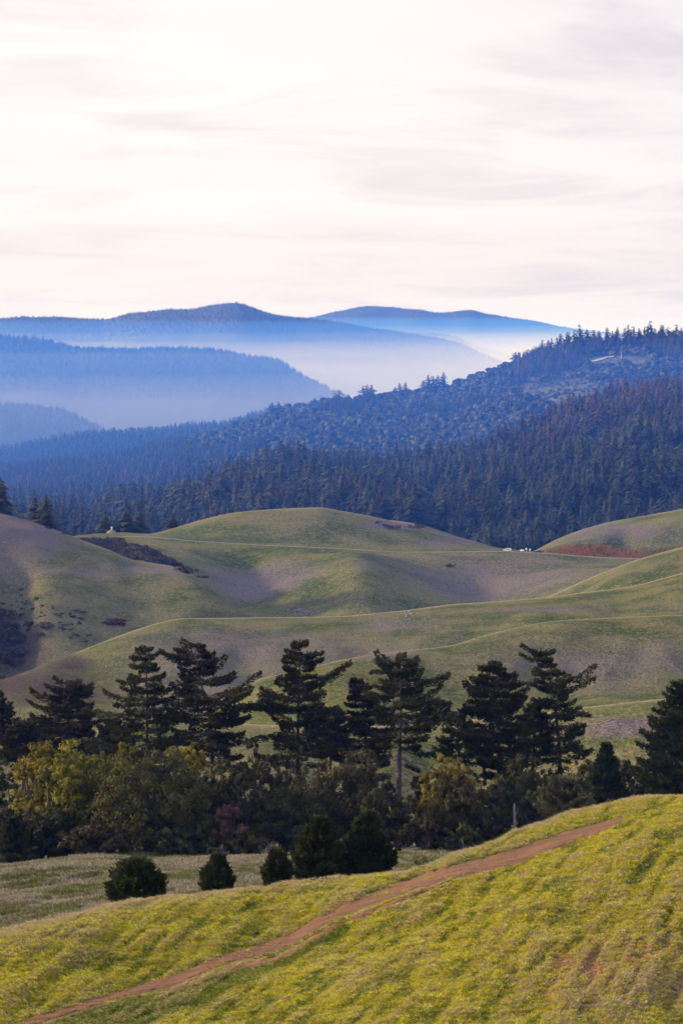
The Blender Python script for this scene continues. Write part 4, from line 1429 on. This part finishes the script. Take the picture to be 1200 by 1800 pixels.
# ------------------------------------------------------------------ oaks and bushes of the belt: cx, top, half width, bottom, depth, material, label
OAKS = [
    ('oak_tree', 108, 1319, 56, 1480, 241, m_oak_y, 'yellow-green oak in front, between the far left one and the brightest one', 12000),
    ('oak_tree', 190, 1322, 46, 1470, 242, m_oak_y, 'yellow-green oak tucked against the left flank of the big olive oak', 10000),
    ('oak_tree', 70, 1309, 56, 1480, 246, m_oak_y, 'yellow-green oak at the far left of the tree belt', 15000),
    ('oak_tree', 145, 1304, 68, 1470, 244, m_oak_y, 'brightest yellow-green oak, highest of the left oaks', 18000),
    ('oak_tree', 216, 1308, 44, 1440, 249, m_oak_y, 'small yellow-green oak behind the big olive oak', 6000),
    ('oak_tree', 262, 1312, 112, 1516, 238, m_oak_o, 'biggest rounded olive-brown oak in the left half of the belt', 22000),
    ('oak_tree', 333, 1308, 40, 1440, 252, m_oak_y, 'yellow-green oak top peeping over the biggest olive oak', 5000),
    ('bush', 168, 1443, 60, 1520, 231, m_oak_b, 'low brown bush at the foot of the yellow-green oaks', 6000),
    ('oak_tree', 412, 1338, 66, 1500, 242, m_oak_g, 'dark green dome-shaped oak above the russet sapling', 11000),
    ('oak_tree', 440, 1305, 50, 1440, 254, m_oak_b, 'brown-olive oak topping the belt behind the dark green dome', 7000),
    ('oak_tree', 508, 1306, 52, 1440, 255, m_oak_b, 'thin brownish oak with the hill showing through its crown', 5200),
    ('oak_tree', 590, 1318, 90, 1506, 243, m_oak_b, 'wide brown oak in the middle of the belt', 17000),
    ('russet_tree', 408, 1406, 34, 1482, 234, m_oak_p, 'small russet-pink tree in front of the dark oaks', 3000),
    ('oak_tree', 500, 1385, 80, 1512, 238, m_oak_g, 'dark spreading oak right of the russet tree', 13000),
    ('bush', 350, 1440, 50, 1512, 234, m_oak_g, 'dark bush between the biggest olive oak and the russet tree', 5000),
    ('oak_tree', 676, 1388, 56, 1506, 237, m_oak_b, 'grey-brown oak bush right behind the pair of young firs', 9000),
    ('oak_tree', 788, 1326, 50, 1440, 246, m_oak_y, 'yellow-green oak right of the bare fir trunk', 8000),
    ('oak_tree', 806, 1376, 68, 1506, 238, m_oak_b, 'rusty brown oak in front of the dense rounded fir', 11000),
    ('bush', 742, 1436, 46, 1508, 232, m_oak_b, 'low brown bush on the field edge below the rusty brown oak', 5000),
    ('oak_tree', 925, 1328, 66, 1450, 248, m_oak_g, 'dark green oak between the two right-hand tall firs', 10000),
    ('oak_tree', 948, 1366, 38, 1470, 238, m_oak_g, 'smaller oak in front of the dark green oak, above the track crest', 5500),
    ('oak_tree', 1022, 1336, 44, 1440, 244, m_oak_o, 'olive oak left of the slim spire-topped fir', 6500),
    ('oak_tree', 1115, 1338, 54, 1440, 246, m_oak_g, 'dark oak right of the slim spire-topped fir', 7500),
    ('oak_tree', 12, 1420, 60, 1525, 240, m_oak_g, 'shadowy dark oak in the left corner of the belt', 11000),
    ('oak_tree', 90, 1420, 60, 1520, 238, m_oak_g, 'shadowy low oak under the yellow-green oaks', 8000),
    ('oak_tree', 640, 1320, 46, 1460, 252, m_oak_o, 'olive oak at the foot of the shorter bronzed fir', 6000),
    ('oak_tree', 858, 1388, 46, 1500, 242, m_oak_b, 'brown oak wrapped round the dense rounded fir trunk', 6500),
    ('oak_tree', 735, 1380, 30, 1470, 250, m_oak_o, 'narrow olive oak beside the bare fir trunk', 3500),
    ('bush', 128, 1452, 34, 1520, 240, m_oak_g, 'shadowed bush under the yellow-green oaks at the field edge', 4000),
    ('oak_tree', -6, 1335, 44, 1500, 252, m_oak_g, 'dark oak cut by the left edge of the picture, below the edge fir', 7000),
    ('bush', 300, 1455, 44, 1514, 232, m_oak_g, 'shadowed bush at the right foot of the biggest olive oak', 4500),
    ('bush', 440, 1460, 46, 1512, 233, m_oak_o, 'low olive bush below the russet tree', 4500),
    ('bush', 560, 1452, 52, 1510, 233, m_oak_g, 'dark bush directly behind the left young fir', 5000),
    ('bush', 640, 1450, 40, 1508, 233, m_oak_o, 'olive bush directly behind the right young fir', 4000),
    ('bush', 815, 1450, 40, 1506, 232, m_oak_o, 'brown-olive bush at the right end of the field', 4000),
    ('bush', 985, 1400, 40, 1450, 236, m_oak_g, 'dark bush peeping over the near crest left of the spire-topped fir', 4000),
    ('bush', 1150, 1370, 50, 1430, 238, m_oak_g, 'dark bush in front of the fir at the right edge', 5000),
]
for nm, cx, top, hw, bot, d, mat, lab, n in OAKS:
    broadleaf(nm, cx, top, hw * (1.25 if mat is m_oak_y else 1.14), min(bot + 40, 1490) if mat is m_oak_y else max(bot, 1506 if cx < 880 else bot + 20), d, mat, lab, n=int(n * 1.25), leaf=0.27, lobes=34 if mat is m_oak_y else max(18, int(hw * 0.42)), cat='bush' if nm == 'bush' else 'tree')

for i, cx in enumerate(np.arange(-184, 1330, 58)):
    cx = float(cx + rng.normal() * 10)
    broadleaf('oak_tree', cx, 1352 + rng.normal() * 14 - (25 if 100 < cx < 330 else 0), 52 + rng.normal() * 5, 1506, 258 + rng.uniform(-2, 3), (m_oak_g, m_oak_o, m_oak_b)[i % 3],
              'dark oak in the shadowed back row of the tree belt, below the tall firs', n=6500, leaf=0.30, lobes=15, group='oaks in the shadowed back row of the tree belt')

for i, cx in enumerate(np.arange(0, 900, 38)):
    cx = float(cx + rng.normal() * 6)
    broadleaf('bush', cx, 1450 + rng.normal() * 8, 34, 1506, 262 + rng.uniform(-2, 2), (m_oak_g, m_oak_b)[i % 2],
              'low dark bush in the undergrowth beneath the tree belt', n=2200, leaf=0.30, lobes=10, group='bushes in the undergrowth of the belt', cat='bush')

# young firs standing just behind the near crest
def young(px, basepy, top, w_, d, label, mat=m_young, nb=80, dens=1.1, spray=0.30, fat=1.0, name='young_fir', extra=()):
    k = [(top, 1, 1), (top + (basepy - top) * 0.2, w_ * 0.16, w_ * 0.16), (top + (basepy - top) * 0.5, w_ * 0.36, w_ * 0.36), (top + (basepy - top) * 0.8, w_ * 0.5, w_ * 0.5), (basepy, w_ * 0.46, w_ * 0.46)]
    if fat > 1:
        k = [(a, b * (1 + (fat - 1) * (1 - (a - top) / (basepy - top))), c * (1 + (fat - 1) * (1 - (a - top) / (basepy - top)))) for a, b, c in k]
    return tall_conifer(name, d, [(px, basepy), (px, (basepy + top) / 2), (px + 1, top)], k, label, mat, nb=nb, layer=0.05, dens=dens * 1.5, spray=spray, base_r=0.07, droop=-0.05, lift=0.5, dead=0, yd=1.0, extra=extra)


young(243, 1595, 1513, 80, 131, 'broad bushy young fir at the left, on the crest of the near slope', nb=90, fat=1.35, extra=[(243, 1570, 212, 1542), (243, 1565, 224, 1524), (243, 1560, 262, 1519), (243, 1565, 276, 1533), (243, 1575, 287, 1552)])
young(383, 1575, 1508, 40, 133, 'small narrow young fir right of the broad bushy one', nb=60, fat=1.1)
young(487, 1562, 1502, 40, 135, 'small young fir with a twiggy top left of the tall pair', nb=60, fat=1.1)
young(563, 1556, 1443, 78, 137, 'left one of the tall pair of young firs behind the near crest', nb=120, fat=1.15, spray=0.36)
young(645, 1546, 1432, 70, 138, 'right one of the tall pair of young firs, with a bare leader', nb=110, fat=1.0, spray=0.36)
young(1002, 1450, 1372, 90, 205, 'pale olive young conifer leaning over the near crest at the right', nb=90, mat=m_shrub, fat=1.6, spray=0.3)
young(22, 1525, 1440, 50, 237, 'shadowy young fir at the left edge of the belt', nb=80, fat=1.1, spray=0.34)
young(58, 1522, 1455, 40, 236, 'second shadowy young fir from the left edge of the belt', nb=70, fat=1.1, spray=0.34)


def twiggy(px, base, top, d, label, w_=14):
    rr = np.random.default_rng(int(px))
    b = gpt(px, d, 0.1)
    k = d / F
    H = (HZ - top) * k - b.z
    mb = MB()
    mb.tube([[0, 0, 0], [0.03, 0, H * 0.5], [0, 0, H]], [0.035, 0.02, 0.006], 5)
    for i in range(34):
        z = H * rr.uniform(0.25, 0.97)
        a = rr.uniform(0, 6.28)
        l = w_ * k * rr.uniform(0.5, 1.1) * (1.15 - z / H)
        mb.tube([[0, 0, z], [math.cos(a) * l * 0.5, math.sin(a) * l * 0.5, z + l * 0.25], [math.cos(a) * l, math.sin(a) * l, z + l * 0.7]], [0.012, 0.010, 0.006], 3)
    o = mb.build('bare_sapling', [m_deadwood])
    o.location = b
    return tag(o, label, 'sapling')


twiggy(813, 1508, 1470, 150, 'pale bare sapling against the dark bushes near the crest', 20)
twiggy(477, 1520, 1482, 222, 'thin bare sapling at the field edge above the small twiggy fir', 26)
mb = MB()
b = gpt(903, 236, 0.2)
Hs = (HZ - 1412) * 236 / F - b.z
mb.tube([[0, 0, 0], [0.06, 0, Hs * 0.5], [0.02, 0, Hs * 0.95], [0.05, 0, Hs]], [0.16, 0.13, 0.11, 0.04], 8)
mb.tube([[0.05, 0, Hs * 0.7], [0.35, 0.1, Hs * 0.82], [0.42, 0.1, Hs * 0.9]], [0.05, 0.03, 0.015], 5)
o = mb.build('dead_trunk', [m_deadwood])
o.location = b
tag(o, 'grey weathered dead trunk standing between the dark oaks', 'dead tree')


def small_shrub(px, top, hw, bottom, d, mat, label, n=2500, leaf=0.09, group=None, name='shrub'):
    return broadleaf(name, px, top, hw, bottom, d, mat, label, n=n, leaf=leaf, lobes=9, cat='shrub', group=group)


small_shrub(563, 1547, 20, 1574, 126.5, m_shrub, 'round grey-green shrub on the near crest in front of the young firs', 3200, 0.07)
small_shrub(742, 1505, 26, 1532, 143, m_shrub, 'straggly low shrub behind the near crest right of the young firs', 1300, 0.09)
small_shrub(630, 1494, 16, 1504, 215, m_oak_g, 'small bright bush at the field edge behind the tall pair of firs', 900, 0.16)
# scrub patch at the saddle: many low bushes of one kind
shrub_src = []
for sd in range(4):
    r = np.random.default_rng(400 + sd)
    mb = MB()
    for kk in range(6):
        c = np.array([r.normal() * 0.9, r.normal() * 0.9, r.uniform(0.4, 0.9)])
        dv = r.normal(size=(40, 3))
        dv[:, 2] = np.abs(dv[:, 2]) - 0.2
        dv /= np.linalg.norm(dv, axis=1)[:, None]
        C = c + dv * 0.75
        C[:, 2] = np.maximum(C[:, 2], 0.05)
        mb.leaves(C, dv + r.normal(size=(40, 3)) * 0.6, 0.5, 0.36, a=r.uniform(0, 1, 40))
    shrub_src.append(mb.mesh('scrub', [m_brush]))
    shrub_src.append(mb.mesh('scrub', [m_brush_red]))


def scrub(px, d, s, label, group=None, red=False, name='scrub_bush'):
    b = gpt(px, d, 0.15)
    o = bpy.data.objects.new(name, shrub_src[int(rng.integers(4)) * 2 + (1 if red else 0)])
    o.location = b
    o.rotation_euler = (0, 0, rng.uniform(0, 6.28))
    o.scale = (s, s, s * rng.uniform(0.7, 1.0))
    link(o)
    return tag(o, label, 'bush', group)


def knoll_depth(hill, px, py, d0, d1):
    ds = np.linspace(d0, d1, 500)
    z = HILLS[hill].zx(np.full(ds.shape, float(px)), ds)
    p = np.minimum.accumulate(HZ - F * z / ds)
    return float(np.interp(-py, -p, ds))


cnt = 0
while cnt < 130:
    px = rng.uniform(145, 315)
    lo = np.interp(px, [145, 175, 230, 255, 280, 310], [955, 949, 951, 960, 976, 995])
    hi = np.interp(px, PXG, HILLS['shoulder'].P[3]) + 2
    py = rng.uniform(min(lo, hi - 2), hi)
    d = knoll_depth('knoll', px, py, 1070, 1330)
    if d < 1080:
        continue
    scrub(px, d, rng.uniform(1.0, 1.9), 'low dark scrub bush in the brown thicket filling the saddle hollow', 'scrub bushes of the saddle thicket')
    cnt += 1
for px, py, s, lab in ((237, 987, 1.3, 'single dark bush on the pale shoulder below the saddle thicket'), (322, 1000, 1.8, 'left of two dark bushes trailing right from the saddle thicket'),
                       (331, 1002, 1.5, 'right of two dark bushes trailing right from the saddle thicket'), (350, 1014, 1.4, 'last lone bush down the shoulder edge right of the thicket')):
    scrub(px, float(np.interp(px, PXG, HILLS['shoulder'].D[3])) - 4, s, lab)
for px, py, s, lab in ((737, 930, 2.4, 'largest dark round bush on the knoll crest'), (695, 930, 1.9, 'wide brownish bush on the knoll crest left of the largest one'),
                       (677, 925, 1.1, 'small dark bush left of the wide brownish one on the knoll'), (663, 920, 0.9, 'smallest dark bush, leftmost on the knoll crest'),
                       (790, 996, 1.2, 'dark flat bush on the mauve slope below the hillside road')):
    scrub(px, knoll_depth('knoll', px, py, 1100, 1445), s, lab)
for k in range(7):
    scrub(193 + rng.uniform(0, 20), knoll_depth('shoulder', 200, 1096 + rng.uniform(-3, 3), 860, 1060), rng.uniform(0.9, 1.3), 'reddish bush in the small clump on the green slope above the brown spur', 'reddish bushes of the small clump', True)
for k in range(85):
    px = abs(rng.normal(0, 26)) - 6
    py = rng.normal(1120, 36)
    if not 1062 < py < 1200:
        continue
    scrub(px, knoll_depth('shoulder', px, py, 855, 1060), rng.uniform(0.7, 1.6), 'dark bush in the shadowy gully at the left edge', 'dark bushes in the left gully')
for k in range(70):
    px, py = rng.uniform(20, 160), 0
    py = 1060 + (px - 20) * 0.32 + rng.normal() * 16
    scrub(px, knoll_depth('shoulder', px, py, 855, 1060), rng.uniform(0.3, 0.6), 'tiny dark bush dotted over the green slope beside the gully', 'tiny bushes beside the left gully')
for px, py in ((90, 925), (84, 922), (36, 912), (116, 936)):
    scrub(px, float(np.interp(px, PXG, HILLS['shoulder'].D[3])) - 8, 0.8, 'small dark bush dotted along the mauve crest at the left', 'small bushes on the mauve crest')


# ------------------------------------------------------------------ rocks
def rock_mesh(seed, mat):
    r = np.random.default_rng(seed)
    n, m = 9, 6
    V = [[0, 0, -0.4]]
    for i in range(1, m):
        ph = math.pi * i / m
        for j in range(n):
            th = 2 * math.pi * j / n
            k = 1 + r.normal() * 0.16
            V.append([math.sin(ph) * math.cos(th) * k, math.sin(ph) * math.sin(th) * k * 0.8, -math.cos(ph) * 0.7 * k])
    V.append([0, 0, 0.7])
    V = np.array(V)
    q, t = [], []
    for i in range(m - 2):
        for j in range(n):
            a = 1 + i * n
            q.append([a + j, a + (j + 1) % n, a + n + (j + 1) % n, a + n + j])
    for j in range(n):
        t.append([0, 1 + (j + 1) % n, 1 + j])
        e = 1 + (m - 2) * n
        t.append([e + j, e + (j + 1) % n, len(V) - 1])
    return mesh_np('rock', V, [np.array(q), np.array(t)], [mat], smooth=False)


rocks = [rock_mesh(s, m_rock) for s in range(4)]
rocksb = [rock_mesh(10 + s, m_rockb) for s in range(4)]


def rock(px, d, s, label, group=None, brown=False, flat=0.8):
    b = gpt(px, d)
    o = bpy.data.objects.new('rock', (rocksb if brown else rocks)[int(rng.integers(4))])
    o.location = b + Vector((0, 0, 0.1 * s))
    o.rotation_euler = (rng.normal() * 0.25, rng.normal() * 0.25, rng.uniform(0, 6.28))
    o.scale = (s * rng.uniform(0.8, 1.2), s * rng.uniform(0.8, 1.2), s * flat * rng.uniform(0.7, 1.3))
    link(o)
    return tag(o, label, 'rock', group)


for k in range(26):
    px = 532 + rng.normal() * 14
    rock(px, knoll_depth('knoll', px, 1077 + rng.normal() * 3, 1065, 1330), rng.uniform(0.35, 1.0), 'grey rock in the outcrop just above the long pale crest', 'rocks of the left grey outcrop')
rock(523, knoll_depth('knoll', 523, 1074, 1065, 1330), 1.6, 'biggest grey rock of the outcrop above the long pale crest')
for k in range(16):
    px = 719 + rng.normal() * 7
    rock(px, knoll_depth('ridge', px, 1080 + rng.normal() * 5, 650, 900), rng.uniform(0.25, 0.7), 'pale grey rock in the small pile on the crest right of middle', 'rocks of the right grey pile')
for k in range(18):
    px = 725 + rng.normal() * 22
    rock(px, knoll_depth('ridge', px, 1098 + rng.normal() * 6, 650, 900), rng.uniform(0.12, 0.3), 'little grey stone scattered on the slope below the right grey pile', 'stones below the right grey pile')
rock(622, knoll_depth('knoll', 622, 1015, 1065, 1330), 0.9, 'single pale rock on the green face of the knoll')
for k in range(22):
    px = 20 + rng.normal() * 22
    rock(px, knoll_depth('shoulder', px, 962 + rng.normal() * 16, 900, 1100), rng.uniform(0.2, 0.5), 'pale stone strewn over the left shoulder', 'pale stones on the left shoulder', flat=0.5)
for k in range(34):
    t = rng.uniform()
    px = 1060 + 130 * t + rng.normal() * 14
    py = 1795 - 75 * t + rng.normal() * 12
    d = float(near_depth_of([px], [py])[0])
    rock(px, d, rng.uniform(0.05, 0.20), 'dark brown stone breaking through the grass at the lower right', 'stones in the grass at the lower right', True, 0.7)

# pale marker on a mound at the saddle
b = gpt(196, 1450)
mb = MB()
mb.tube([[0, 0, -0.5], [0, 0, 0.8], [0, 0, 1.7], [0, 0, 2.2]], [3.6, 2.6, 1.5, 0.3], 10)
o = mb.build('earth_mound', [m_rockb])
o.location = b
tag(o, 'small reddish earth mound under the pale marker at the saddle', 'mound')
mb = MB()
mb.tube([[0, 0, -0.3], [0, 0, 0.9], [0, 0, 1.1], [0, 0, 1.9], [0, 0, 2.1]], [0.5, 0.4, 0.55, 0.5, 0.1], 8)
o = mb.build('marker', [m_white])
o.location = b + Vector((0.3, -0.5, 1.9))
tag(o, 'small pale marker on top of the reddish mound at the saddle', 'marker')


# ------------------------------------------------------------------ cars, signs and posts at the road end
def car(px, d, rz, mat, label, kind='wagon', s=1.0):
    b = gpt(px, d, -0.2)
    root = empty('parked_car', b, rz)
    root.scale = (s, s, s)
    tag(root, label, 'car')
    # side profile
    if kind == 'wagon':
        pr = [(-2.2, 0.45), (-2.25, 0.95), (-2.0, 1.75), (0.55, 1.8), (1.15, 1.15), (2.1, 1.0), (2.25, 0.5)]
    else:
        pr = [(-2.2, 0.4), (-2.2, 0.85), (-1.6, 0.95), (-1.0, 1.42), (0.4, 1.42), (1.0, 0.95), (2.1, 0.82), (2.2, 0.42)]
    n = len(pr)
    V = []
    for y in (-0.88, 0.88):
        for x, z in pr:
            V.append([x, y * (0.86 if z > 1.1 else 1.0), z])
    q = [[i, (i + 1) % n, n + (i + 1) % n, n + i] for i in range(n)]
    me = bpy.data.meshes.new('body')
    me.from_pydata(V, [], q + [list(range(n))[::-1], [n + i for i in range(n)]])
    me.materials.append(mat)
    ob = link(bpy.data.objects.new('body', me), root)
    bv = ob.modifiers.new('bevel', 'BEVEL')
    bv.width = 0.07
    bv.segments = 2
    zt = 1.62 if kind == 'wagon' else 1.33
    zb = 1.12 if kind == 'wagon' else 0.97
    for sgn in (-1, 1):
        w = MB()
        w.add([[-1.7, sgn * 0.895, zb], [0.85, sgn * 0.895, zb], [0.45, sgn * 0.80, zt], [-1.5, sgn * 0.80, zt]], q=[[0, 1, 2, 3]])
        w.build('side_window', [m_glass], root, smooth=False)
    w = MB()
    x0, x1 = (1.13, 0.62) if kind == 'wagon' else (0.98, 0.46)
    w.add([[x0 + 0.04, -0.7, zb], [x0 + 0.04, 0.7, zb], [x1 + 0.06, 0.62, zt], [x1 + 0.06, -0.62, zt]], q=[[0, 1, 2, 3]])
    w.build('windscreen', [m_glass], root, smooth=False)
    for sx in (-1.35, 1.4):
        for sy in (-0.8, 0.8):
            w = MB()
            w.tube([[sx, sy - 0.11, 0.34], [sx, sy + 0.11, 0.34]], 0.34, 12)
            an = np.arange(12) * 2 * np.pi / 12
            for e in (-0.11, 0.11):
                C = np.stack([sx + np.cos(an) * 0.34, np.full(12, sy + e), 0.34 + np.sin(an) * 0.34], -1)
                w.add(np.r_[C, [[sx, sy + e, 0.34]]], t=[[i, (i + 1) % 12, 12] for i in range(12)])
            w.build('wheel', [m_rubber], root)
    for sy in (-0.6, 0.6):
        w = MB()
        w.box((2.2, sy, 0.75), (0.06, 0.16, 0.09))
        w.build('headlight', [m_glass], root, smooth=False)
    return root


car(891, 1333, R(155), m_white, 'white estate car parked alone where the hillside road leaves the knoll')
car(917, 1345, R(100), m_white, 'low white car left of the two upright signs', 'saloon', 0.9)
car(946, 1345, R(170), m_black, 'dark car parked at the foot of the red earth bank', 'saloon', 0.95)


def sign(px, d, h, label, panel, frame=m_pole):
    b = gpt(px, d, 0.1)
    root = empty('sign', b)
    tag(root, label, 'sign')
    mb = MB()
    mb.tube([[0, 0, 0], [0, 0, h]], 0.07, 6)
    mb.build('post', [frame], root)
    mb = MB()
    mb.box((0, -0.09, h * 0.72), (0.55, 0.03, h * 0.26))
    mb.build('panel', [panel], root, smooth=False)
    mb = MB()
    mb.box((0, -0.125, h * 0.55), (0.40, 0.006, h * 0.05))
    mb.build('stripe', [m_redsign if panel is m_white else m_white], root, smooth=False)
    return root


sign(924.5, 1340, 2.6, 'taller white sign with a red band, left of two by the parked cars', m_white)
sign(931, 1341, 2.2, 'slimmer white sign, right of two by the parked cars', m_white)
b = gpt(904, 1338, 0.2)
mb = MB()
mb.tube([[0, 0, 0], [0, 0, 2.3], [0, 0, 2.45]], [0.16, 0.15, 0.03], 7)
o = mb.build('wooden_post', [m_bark])
o.location = b
tag(o, 'brown wooden post right of the lone white estate car', 'post')
# power poles on the ridge
for px, py0, py1, lab in ((553, 752, 734, 'pale power pole below the lone small conifer on the ridge'), (422, 790, 768, 'pale power pole low on the left part of the wooded ridge'),
                          (810, 668, 650, 'thin power pole on the ridge skyline right of the dark grove'), (993, 634, 616, 'leaning pale pole left of the dirt scar under the crowning wood'),
                          (1091, 640, 618, 'white power pole on the bare patch right of the dirt scar')):
    d = knoll_depth('far_slope', px, py0, 2600, 4400)
    b = gpt(px, d, 0.5)
    H = (py0 - py1) / F * d + 1
    mb = MB()
    mb.tube([[0, 0, 0], [0, 0, H]], [0.55, 0.4], 6)
    mb.box((0, 0, H * 0.93), (1.6, 0.12, 0.12))
    o = mb.build('power_pole', [m_pole])
    o.location = b
    tag(o, lab, 'pole')
# pale dirt scar
pts = [(1008, 645), (1020, 640), (1032, 637), (1045, 635), (1056, 632), (1066, 629), (1078, 627)]
A = []
for px, py in pts:
    d = knoll_depth('far_slope', px, py, 3000, 4400)
    for k in (-7, 7):
        x = (px - 600) / F * (d + k)
        A.append([x, d + k, float(HILLS['far_slope'].zx(np.array([px]), np.array([d + k]))[0]) + 1.2])
A = np.array(A)
n = len(pts)
tag(obj_np('dirt_road', A, np.array([[2 * i, 2 * i + 1, 2 * i + 3, 2 * i + 2] for i in range(n - 1)]), [m_scar]), kind='structure')


# ------------------------------------------------------------------ grass
def tuft(mat, nblade, h, lean, width, seed, spread=0.12):
    r = np.random.default_rng(seed)
    V, q, t, a = [], [], [], []
    for i in range(nblade):
        ox, oy = r.normal(size=2) * spread
        az = r.normal() * 0.9
        hh = h * r.uniform(0.6, 1.2)
        ln = lean * r.uniform(0.5, 1.3)
        c, s = math.cos(az), math.sin(az)
        w = width * r.uniform(0.7, 1.3)
        k = len(V)
        fa = r.uniform(0, 6.28)
        pxv, pyv = math.cos(fa) * w / 2, math.sin(fa) * w / 2
        m1 = (ox + c * ln * hh * 0.35, oy + s * ln * hh * 0.35, hh * 0.6)
        tp = (ox + c * ln * hh, oy + s * ln * hh, hh * (1 - 0.22 * ln))
        V += [(ox - pxv, oy - pyv, -0.03), (ox + pxv, oy + pyv, -0.03), (m1[0] + pxv * 0.8, m1[1] + pyv * 0.8, m1[2]), (m1[0] - pxv * 0.8, m1[1] - pyv * 0.8, m1[2]), tp]
        q.append([k, k + 1, k + 2, k + 3])
        t.append([k + 3, k + 2, k + 4])
        a += [r.uniform()] * 5
    return mesh_np('tuft', np.array(V), [np.array(q), np.array(t)], [mat], smooth=True, attrs={'tint': np.array(a)})


g_green = foliage('green_grass', (0.075, 0.125, 0.006), (0.29, 0.31, 0.018), 0.35, 0.25, spec=0.03)
g_yel = foliage('yellow_grass', (0.36, 0.34, 0.014), (0.74, 0.63, 0.045), 0.35, 0.2, spec=0.03)
g_straw = foliage('straw_grass', (0.34, 0.26, 0.11), (0.60, 0.48, 0.26), 0.3, 0.2, spec=0.03)
g_pale = foliage('pale_grass', (0.22, 0.19, 0.13), (0.44, 0.37, 0.27), 0.3, 0.25, spec=0.03)
g_grey = foliage('grey_green_grass', (0.09, 0.105, 0.03), (0.22, 0.21, 0.075), 0.3, 0.25, spec=0.03)


def sample_near(n):
    # even over the ground area of the near hill in view
    P = []
    d = rng.uniform(83, 156, n)
    px = rng.uniform(-330, 1530, n)
    keep = rng.uniform(size=n) < d / 156
    return px[keep], d[keep]


px, d = sample_near(620000)
x = (px - 600) / F * d
z = HILLS['near'].zx(px, d)
py = HZ - F * z / d
dcr = np.interp(px, PXG, npd)
dtr = np.interp(px, PXG, HILLS['near'].D[3])
dsh = np.interp(px, PXG, HILLS['near'].D[2])
bare = np.maximum.reduce([track_soil(px, py - k_) for k_ in (-2, 0, 4)])
a_ = R(75)
u, v = x * math.cos(a_) + d * math.sin(a_), -x * math.sin(a_) + d * math.cos(a_)
n1_ = fbm(u / 3.6, v / 0.42, 3, 3)
n2_ = fbm(u / 7.0, v / 2.2, 2, 9) * 0.6 + fbm(u / 9, v / 3.5, 3, 102) * 0.5
n3_ = fbm(x / 1.1, d / 1.1, 2, 103)
rough = np.clip(blob(px, py, 1060, 1720, 210, 110, 0.9, 3), 0, 1)
ok = (z > -1e8) & ((bare < 0.5) | (n3_ > 0.5) & (rng.uniform(size=len(px)) < 0.2)) & (d < dcr + 9) & (rng.uniform(size=len(px)) > rough * sstep(-0.45, 0.08, -n1_ - 0.4 * n2_) * 0.95)
crest = np.exp(-((d - dcr) / 2.6) ** 2) * (0.3 + 0.7 * sstep(1250, 900, px)) + 0.8 * (d > dcr + 1)
swale = ((d > dsh) & (d < dtr - 0.5)).astype(float) * sstep(620, 520, px)
edge = np.exp(-((py - (np.interp(px, [a for a, _ in tracks[0][0]], [b for _, b in tracks[0][0]]) - 7)) / 4.0) ** 2) * (px < 720)
straw_p = 0.16 + 0.30 * sstep(0.0, 0.5, n2_) + 0.30 * sstep(0.15, 0.5, n1_) + 0.75 * crest + 0.30 * rough + 0.45 * edge * sstep(-0.1, 0.3, n3_)
green_p = 0.06 + 0.75 * sstep(0.10, 0.4, -n1_) + 0.25 * sstep(0.1, 0.5, -n2_) + 0.55 * swale + 0.4 * np.exp(-((py - np.interp(px, [a for a, _ in tracks[0][0]], [b for _, b in tracks[0][0]]) + 3) / 8.0) ** 2)
ru = rng.uniform(size=len(px))
cls = np.where(ru < straw_p, 2, np.where(rng.uniform(size=len(px)) < green_p, 0, 1))
cls = np.where((swale > 0.5) & (cls == 1), 3, cls)
srcs = []
for mat, hh in ((g_green, 0.26), (g_yel, 0.24), (g_straw, 0.26), (g_grey, 0.25)):
    srcs += [tuft(mat, 13, hh, 1.2, 0.030, s) for s in range(3)]
# down-slope lean of the tufts
gx = HILLS['near'].zx(px + 30, d) - HILLS['near'].zx(px - 30, d)
lean_az = np.where(d < dtr, R(180 + 62), R(180 + 40)) + rng.normal(0, 0.30, len(px))
rot = np.c_[rng.normal(0, 0.12, len(px)), rng.normal(0, 0.12, len(px)), lean_az]
near_t = np.exp(-((d - dtr) / 3.0) ** 2)
scl = 0.74 * rng.uniform(0.6, 1.25, len(px)) * (1 - 0.4 * near_t) * (1 - 0.35 * rough) * (0.85 + 0.4 * sstep(-0.2, 0.4, n3_))
P = np.c_[x, d, z]
scatter('grass', srcs, P[ok], rot[ok], scl[ok], (cls * 3 + rng.integers(0, 3, len(px)))[ok])

# field grass beyond the crest
n = 90000
px = rng.uniform(-60, 1000, n)
d = rng.uniform(140, 232, n)
x = (px - 600) / F * d
z = HILLS['field'].zx(px, d)
py = HZ - F * z / d
ok = (z > -1e8) & (py > np.interp(px, PXG, HILLS['field'].P[2]) - 14)
w = fbm(x / 5, d / 5, 3, 111) + 0.6 * fbm(x / 1.3, d / 0.8, 2, 112)
cls = np.where(w + rng.normal(0, 0.2, n) > -0.05, 0, 1)
fs = [tuft(g_pale, 11, 0.30, 0.8, 0.045, s) for s in (1, 2)] + [tuft(g_grey, 11, 0.28, 0.8, 0.045, s) for s in (3, 4)]
rot = np.c_[rng.normal(0, 0.15, n), rng.normal(0, 0.15, n), R(200) + rng.normal(0, 0.7, n)]
scatter('field_grass', fs, np.c_[x, d, z][ok], rot[ok], rng.uniform(0.7, 1.3, n)[ok], (cls * 2 + rng.integers(0, 2, n))[ok])
